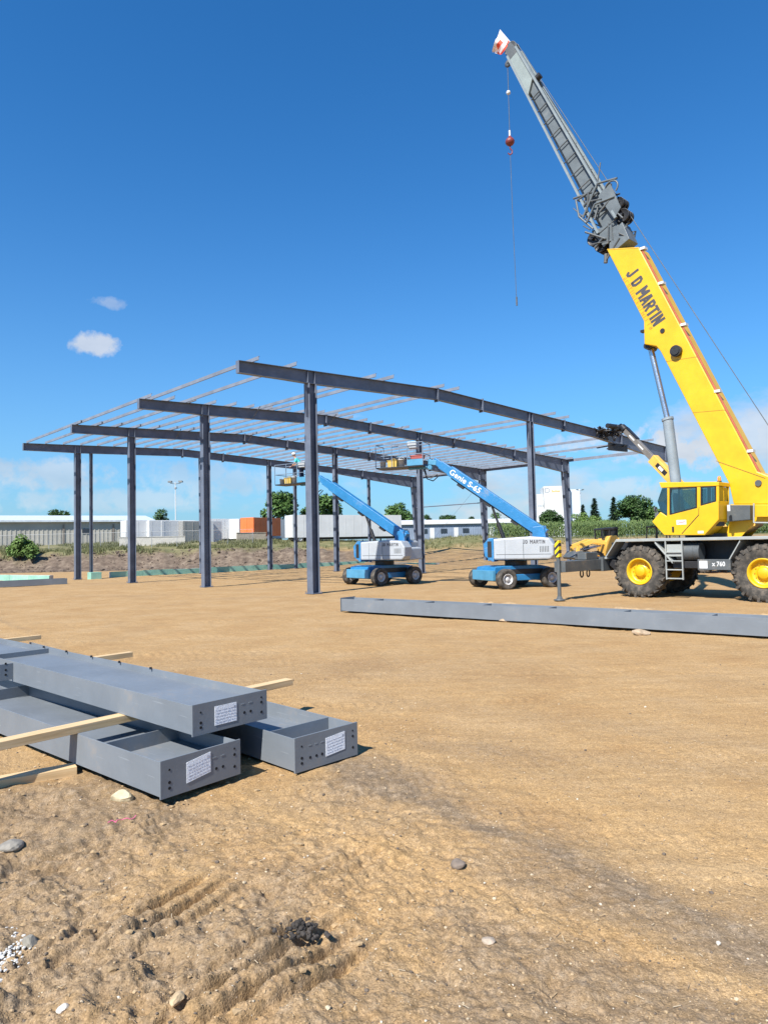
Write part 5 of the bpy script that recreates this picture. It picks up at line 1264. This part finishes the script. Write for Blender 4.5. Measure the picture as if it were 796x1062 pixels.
TR_ = [
 (58, 540, 522, 30, 120, 'dark two lobed tree above the left metal building roof', leafD, 1, 'broad', 12, 'tree'),
 (72, 540, 529, 14, 125, 'low dark tree top just right of the two lobed tree', leafD, 2, 'broad', 8, 'tree'),
 (18, 540, 531, 26, 130, 'flat dark tree top showing over the roof at the left edge', leafD, 3, 'broad', 8, 'tree'),
 (168, 545, 528, 27, 150, 'low dark distant tree left of the tall light pole', leafD, 4, 'broad', 10, 'tree'),
 (289, 560, 505, 36, 112, 'round green tree behind the orange container and first rear column', leafM, 5, 'broad', 26, 'tree'),
 (333, 560, 510, 42, 115, 'round green tree behind the long white trailer', leafM, 6, 'broad', 26, 'tree'),
 (415, 560, 521, 30, 150, 'rounded green tree behind the tall interior column and white shed roof', leafM, 7, 'broad', 20, 'tree'),
 (443, 560, 531, 18, 170, 'small tree over the blue grey shed, just right of the interior column', leafD, 8, 'broad', 12, 'tree'),
 (466, 560, 527, 22, 168, 'small dark spreading tree over the middle of the blue grey shed', leafD, 9, 'broad', 14, 'tree'),
 (490, 560, 530, 15, 165, 'small round tree over the shed left of the dark tapered column', leafD, 10, 'broad', 10, 'tree'),
 (517, 560, 532, 28, 160, 'low tree over the shed right of the dark tapered column', leafM, 11, 'broad', 14, 'tree'),
 (572, 556, 528, 34, 125, 'dense dark round bush tree in front of the white tower building', leafD, 12, 'broad', 26, 'tree'),
 (601, 556, 531, 32, 128, 'yellow green tree right of the tapered column', leafL, 13, 'broad', 18, 'tree'),
 (622, 556, 534, 34, 130, 'second yellow green tree, at the foot of the pointed spruce', leafL, 14, 'broad', 16, 'tree'),
 (659, 556, 514, 48, 120, 'big dark round tree left of the crane cab', leafD, 15, 'broad', 34, 'tree'),
 (680, 556, 524, 30, 118, 'mid green tree between the big round tree and the crane cab', leafM, 16, 'broad', 20, 'tree'),
 (766, 565, 541, 40, 110, 'green tree seen under the crane superstructure', leafM, 17, 'broad', 20, 'tree'),
 (815, 565, 530, 60, 115, 'tree at the right edge beyond the crane', leafM, 18, 'broad', 20, 'tree'),
 (720, 560, 528, 50, 122, 'tree hidden behind the crane cab, its leaves seen through the windows', leafM, 24, 'broad', 20, 'tree'),
 (617, 556, 515, 17, 150, 'tall pointed spruce right of the white tower building', conif, 19, 'conifer', 0, 'conifer_tree'),
 (605, 556, 522, 10, 155, 'small pointed spruce close beside the white tower building', conif, 20, 'conifer', 0, 'conifer_tree'),
 (637, 556, 514, 15, 140, 'pointed spruce touching the left side of the big round tree', conif, 21, 'conifer', 0, 'conifer_tree'),
 (20, 570, 554, 32, 76, 'untrimmed green bush by the fence at the left edge', leafL, 22, 'bush', 16, 'bush'),
 (34, 572, 560, 18, 75, 'small brownish bush right of the larger bush at the left edge', leafL, 23, 'bush', 8, 'bush')]
for (px, pb, pt, wp, Y, lb, mt, sd_, kd, n, nm) in TR_: tree(px, pb, pt, wp, Y, lb, mt, sd_, kd, n, nm)

# ================================================================== buildings and yard behind
def shed(name, label, px0, px1, pyr, pye, Y0, Y1, depth, wallm, roofm, ribs=.6, wins=(), zb=None):
    """long metal shed: wall from px0 at distance Y0 to px1 at Y1; pyr eave top row, pye roof ridge row at px0"""
    a = at(px0, pye, Y0); b = at(px1, pye, Y1); a2 = Vector((a.x, a.y, 0)); d = Vector((b.x-a.x, b.y-a.y, 0)); L = d.length
    z0 = min(zt(a.x, a.y), zt(b.x, b.y))-.3 if zb is None else zb; H = a.z-z0
    t = thing(name, label, 'building', (a.x, a.y, z0), math.atan2(d.y, d.x)); m = MB(); m.box(0, L, 0, depth, 0, H)
    if ribs:
        i = 0
        while i*ribs < L: m.box(i*ribs, i*ribs+ribs*.28, -.05, -.001, 0, H-.1); i += 1
    m.build('wall', wallm, t)
    hr = at(px0, pyr, Y0+depth/2).z-z0
    m = MB(); m.prism([(0, 0)], 0, 0) if False else None
    for (y0, z0_, y1, z1_) in ((-.5, H, depth/2, hr), (depth/2, hr, depth+.5, H)):
        m.hexa([(-.4, y0, z0_), (-.4, y1, z1_), (-.4, y1, z1_+.25), (-.4, y0, z0_+.25)], [(L+.4, y0, z0_), (L+.4, y1, z1_), (L+.4, y1, z1_+.25), (L+.4, y0, z0_+.25)])
    m.hexa([(0, .01, H), (0, depth-.01, H), (0, depth/2, hr), (0, depth/2, hr-.01)], [(.1, .01, H), (.1, depth-.01, H), (.1, depth/2, hr), (.1, depth/2, hr-.01)])
    m.hexa([(L-.1, .01, H), (L-.1, depth-.01, H), (L-.1, depth/2, hr), (L-.1, depth/2, hr-.01)], [(L, .01, H), (L, depth-.01, H), (L, depth/2, hr), (L, depth/2, hr-.01)])
    m.build('roof', roofm, t)
    for (x, z_, ww, hh, mt, nm) in wins:
        m = MB(); m.box(x, x+ww, -.10, -.055, z_, z_+hh); m.build(nm, mt, t)
    return t, L, H
shed('metal_building', 'long tan ribbed metal building with pale roof behind the bank at left', -160, 158, 537.0, 542.2, 84, 102, 14, tan, metal('pale roof', (.50, .55, .58), .5), .55,
     wins=[(x, 0.2, .25, 3.6, metal('door brown', (.22, .19, .16), .6), 'downpipe') for x in (24, 30.5, 38)]+[(26.5, 2.5, .9, .7, winglass, 'window')])
wn = []
for i, x in enumerate((1.5, 5.5, 9.5, 14, 18, 21.5, 24)): wn.append((x, 1.6, 1.3, .9, winglass, 'window'))
for x in (7.3, 12.2, 19.5): wn.append((x, .3, .9, 2.4, white, 'door'))
shed('metal_building', 'long low blue grey building with small dark windows behind the boom lifts', 408, 566, 541, 544.5, 138, 142, 12, bluegrey, white, .5, wins=wn)
# white tower building
a = at(563, 560, 240); z0 = zt(a.x, a.y)
tw = thing('tower_building', 'tall plain white factory tower with small sign behind the trees, right of centre', 'building', (a.x, a.y, z0), R(-8))
def tx(px, py): P = plane_pt(px, py, Vector((a.x, a.y, 0)), Vector((math.sin(R(8)), math.cos(R(8)), 0))); return ((P.x-a.x)/math.cos(R(8)), P.z-z0)
m = MB(); q0, q1 = tx(563, 504.5), tx(590, 504.5); m.box(q0[0], q1[0], 0, 14, 0, q0[1]); m.build('wall', white, tw)
m = MB(); q2 = tx(556, 512.5); m.box(q2[0], q0[0]-.01, .5, 13, 0, q2[1]); m.build('low_wing', white, tw)
m = MB(); q3 = tx(602, 509); m.box(q1[0]+.01, q3[0], 2, 14, 0, tx(596, 507)[1]); m.build('side_wing', whiteb, tw)
m = MB(); c = tx(567, 508.5); m.lathe([(.55, 0), (.9, 0)], (c[0], -.05, c[1]), 'y', 20); m.box(c[0]-.9, c[0]-.6, -.06, -.05, c[1]-.9, c[1]+.9); m.build('emblem', metal('sign grey', (.35, .37, .40), .6), tw)
m = MB(); c = tx(571.5, 509.5)
for i in range(7): m.box(c[0]+i*.42, c[0]+i*.42+.30, -.06, -.05, c[1]-.35, c[1]+(.45 if i in (0, 3) else .2))
m.build('sign', metal('sign orange', (.80, .40, .10), .6), tw)
m = MB(); c = tx(557.5, 524.5)
for i in range(6): m.box(c[0]+i*.5, c[0]+i*.5+.33, .43, .49, c[1]-.3, c[1]+.35)
m.build('wing_sign', metal('sign grey', (.35, .37, .40), .6), tw)
m = MB(); c = tx(563, 506); m.box(c[0]-.15, c[0]-.02, -.3, -.05, c[1]-7, c[1]); m.build('downpipe', galv, tw)

# trailers and containers
def trailer(label, pxa, pxb, pyt, Y, L, rz, bodym, endm, wheels=True, H=2.9, name='semi_trailer', cat='trailer', W=2.5):
    P = at(pxa, pyt, Y); z0 = zt(P.x, P.y)-.05; top = P.z-z0
    zf = top-H
    t = thing(name, label, cat, (P.x, P.y, z0), rz)
    m = MB(); m.box(0.02, L, 0, W, zf, top)
    for i in range(int(L/1.2)): m.box(.3+i*1.2, .34+i*1.2, -.02, -.001, zf+.1, top-.1)
    m.build('box_body', bodym, t, .03)
    m = MB(); m.box(-.03, .015, .03, W-.03, zf+.05, top-.03); m.box(-.06, -.031, W/2-.02, W/2+.02, zf+.1, top-.1); m.build('rear_door', endm, t)
    if wheels:
        m = MB(); m.box(.2, L-.5, .5, W-.5, zf-.30, zf-.01); m.box(.15, .3, .3, W-.3, .45, zf-.3); m.build('undercarriage', black, t)
        for x_ in (1.1, 2.4):
            for y_ in (.28, W-.28): wheel(t, (x_, y_, .5), .5, .5, -1 if y_ < 1 else 1, rubber, white, 0, .5)
        m = MB(); 
        for y_ in (.4, W-.4): m.box(L-3.2, L-3.05, y_-.08, y_+.08, .05, zf-.2)
        m.build('landing_gear', dkgrey, t)
    return t
a = at(304, 567, 88); b = at(410, 567, 100); 
trailer('long white semi trailer behind the left boom lift', 303, 410, 534, 88, 16.2, R(30), white, white)
trailer('orange shipping container parked left of the long white trailer', 263, 284, 536.5, 97, 6.0, R(60), orange, orange, False, 2.6, 'shipping_container', 'container', 2.45)
trailer('white trailer with a bluish side, seen right of the third front column', 214, 250, 538, 99, 9.0, R(34), white, white)
trailer('white trailer end just left of the orange container', 248, 262, 538, 99.5, 9, R(50), white, white)
for i, (px_, lb) in enumerate(((131, 'white trailer right of the tan building, left one of three close together'), (155, 'white trailer in the middle of three close together beside the tan building'), (168, 'white trailer right one of three, below the tall light pole'), (190, 'grey ended trailer behind the third front column'))):
    trailer(lb, px_, px_+20, 539.5+.3*i, 88+i, 9 if i < 3 else 2.6, R(36+5*i), white if i != 3 else tan, white if i != 3 else metal('slatted grey', (.25, .25, .24), .7))
# pale yard wall
def yard_wall(label, pa, pb, Y, h, mt, name='yard_wall'):
    a = at(pa, 570, Y); b = at(pb, 570, Y+2); d = b-a; z0 = min(zt(a.x, a.y), zt(b.x, b.y))-.2
    t = thing(name, label, 'wall', (a.x, a.y, z0), math.atan2(d.y, d.x)); L = math.hypot(d.x, d.y); m = MB(); m.box(0, L, 0, .3, 0, h)
    m.build('wall_face', mt, t); m = MB(); m.box(-.05, L+.05, -.05, .35, h, h+.08); m.build('coping', mt, t)
palewall = metal('pale block wall', (.50, .48, .43), .8, var=.12, dirt=.2)
yard_wall('low pale block wall in front of the white trailers at left', 124, 192, 86.8, 1.3, palewall)
yard_wall('low tan slatted wall below the orange container', 246, 276, 92, 1.3, metal('tan slats', (.36, .31, .24), .8, var=.2))
# chain link fence along the bank
fa = at(-30, 565, 84); fb = at(262, 565, 86); d = fb-fa; L = math.hypot(d.x, d.y)
fence = thing('chain_link_fence', 'long see-through chain link fence on top of the dirt bank at left', 'fence', (fa.x, fa.y, 0), math.atan2(d.y, d.x))
def fz(x): p = Vector((fa.x, fa.y, 0))+d.normalized()*x; return zt(p.x, p.y)
n = int(L/3.0); m = MB()
for i in range(n+1): 
    p = MB(); p.tube((i*L/n, 0, fz(i*L/n)-.2), (i*L/n, 0, fz(i*L/n)+1.9), .035, n=6); p.build('post', galv, fence)
for i in range(n): m.tube((i*L/n, 0, fz(i*L/n)+1.85), ((i+1)*L/n, 0, fz((i+1)*L/n)+1.85), .022, n=5)
m.build('top_rail', galv, fence)
m = MB(); 
x = 0
while x < L:
    z_ = fz(x); m.obox((x, 0, z_), (min(L, x+.0)+.001+.9, 0, z_+1.8), .004, .012, (0, 1, 0)); m.obox((x+.9, 0, z_), (x, 0, z_+1.8), .004, .012, (0, 1, 0)); x += .22
m.build('mesh', galv, fence)
# light poles
def pole(px, pyt, Y, label, r=.10):
    P = at(px, 565, Y); z0 = zt(P.x, P.y); top = at(px, pyt, Y).z-z0; t = thing('light_pole', label, 'light pole', (P.x, P.y, z0)); m = MB(); m.tube((0, 0, 0), (0, 0, top), r, r*.6, n=10); m.build('pole', galv if r < .09 else white, t)
    for s_ in (-1, 1):
        m = MB(); m.obox((0, 0, top-.3), (s_*.8, 0, top-.15), .08, .08); m.hexa([(s_*.5, -.3, top-.05), (s_*1.1, -.3, top-.05), (s_*1.1, .3, top-.05), (s_*.5, .3, top-.05)], [(s_*.55, -.25, top+.2), (s_*1.05, -.25, top+.2), (s_*1.05, .25, top+.2), (s_*.55, .25, top+.2)]); m.build('lamp_head', dkgrey, t)
    m = MB(); m.tube((0, 0, top-1.0), (0, 0, top-.8), .22, n=10); m.build('floodlight', galv, t)
pole(182.5, 500, 105, 'tall white yard light pole with twin heads behind the trailers at left')
pole(603, 508, 200, 'thin grey light pole beside the white tower building', .08)

# ================================================================== crops and grass
def maize():
    m = MB(); g = random.Random(9)
    def plant(x, y, z, h):
        a = g.uniform(0, 6.28)
        m.obox((x, y, z), (x+g.uniform(-.1, .1), y, z+h), .05, .05, (0, 1, 0))
        for k in range(6):
            a += 2.4; zz = z+h*(.2+.13*k); c_, s_ = math.cos(a), math.sin(a); l_ = .55
            p0 = Vector((x, y, zz)); p1 = p0+Vector((c_*l_*.6, s_*l_*.6, .30)); p2 = p0+Vector((c_*l_*1.2, s_*l_*1.2, .02)); sd_ = Vector((-s_, c_, 0))*.055
            m.add([p0-sd_, p0+sd_, p1+sd_, p1-sd_, p2], [(0, 1, 2, 3), (3, 2, 4)])
        p = Vector((x, y, z+h)); m.add([p, p+Vector((.10, 0, .22)), p+Vector((0, .02, .34)), p+Vector((-.10, 0, .22))], [(0, 1, 2, 3)])
    for r_ in range(7):
        Y = 104+r_*1.5
        x0 = at(505+3*r_, 560, Y).x; x1 = at(840, 560, Y).x; x = x0
        while x < x1: plant(x, Y+g.uniform(-.2, .2), zt(x, Y)-.1, g.uniform(2.0, 2.5)); x += .30
    o = m.build('maize_field', cornm, None, recalc=False); o['kind'] = 'stuff'
maize()
def grass():
    m = MB(); g = random.Random(10)
    def tuft(x, y, h, n):
        z = zt(x, y)
        for k in range(n):
            a = g.uniform(0, 6.28); p = Vector((x+g.uniform(-.2, .2), y+g.uniform(-.2, .2), z-.05)); q = p+Vector((math.cos(a)*h*.4, math.sin(a)*h*.4, h*g.uniform(.7, 1.1))); s_ = Vector((math.sin(a), -math.cos(a), 0))*.035
            m.add([p-s_, p+s_, q], [(0, 1, 2)])
    for i in range(9000):
        Y = g.uniform(76, 93); px = g.uniform(-40, 300); x = (px-398)/FPX*Y
        if vnoise(np.array([x*.3]), np.array([Y*.3]))[0] < -.15: continue
        tuft(x, Y, g.uniform(.15, .55), 5)
    for i in range(5000):
        Y = g.uniform(80, 103); px = g.uniform(300, 700); x = (px-398)/FPX*Y
        if g.random() > .35+.5*vnoise(np.array([x*.2]), np.array([Y*.2]))[0]+(.4 if 430 < px < 540 and Y < 95 else 0): continue
        tuft(x, Y, g.uniform(.15, .5), 5)
    o = m.build('grass', grassm, None, recalc=False); o['kind'] = 'stuff'
grass()
# churned clods on the earth bank
m = MB(); g = random.Random(14)
for i in range(1500):
    Y = g.uniform(69.5, 77); px = g.uniform(-40, 330); x = (px-398)/FPX*Y; r_ = .045*math.exp(abs(g.gauss(0, .6))); m.stone((x, Y, zt(x, Y)+r_*.3), r_, (1.2, 1, .7), i % 40, 1)
o = m.build('bank_clods', metal('bank clods', (.14, .105, .08), .95, var=.35, scale=2)); o['kind'] = 'stuff'
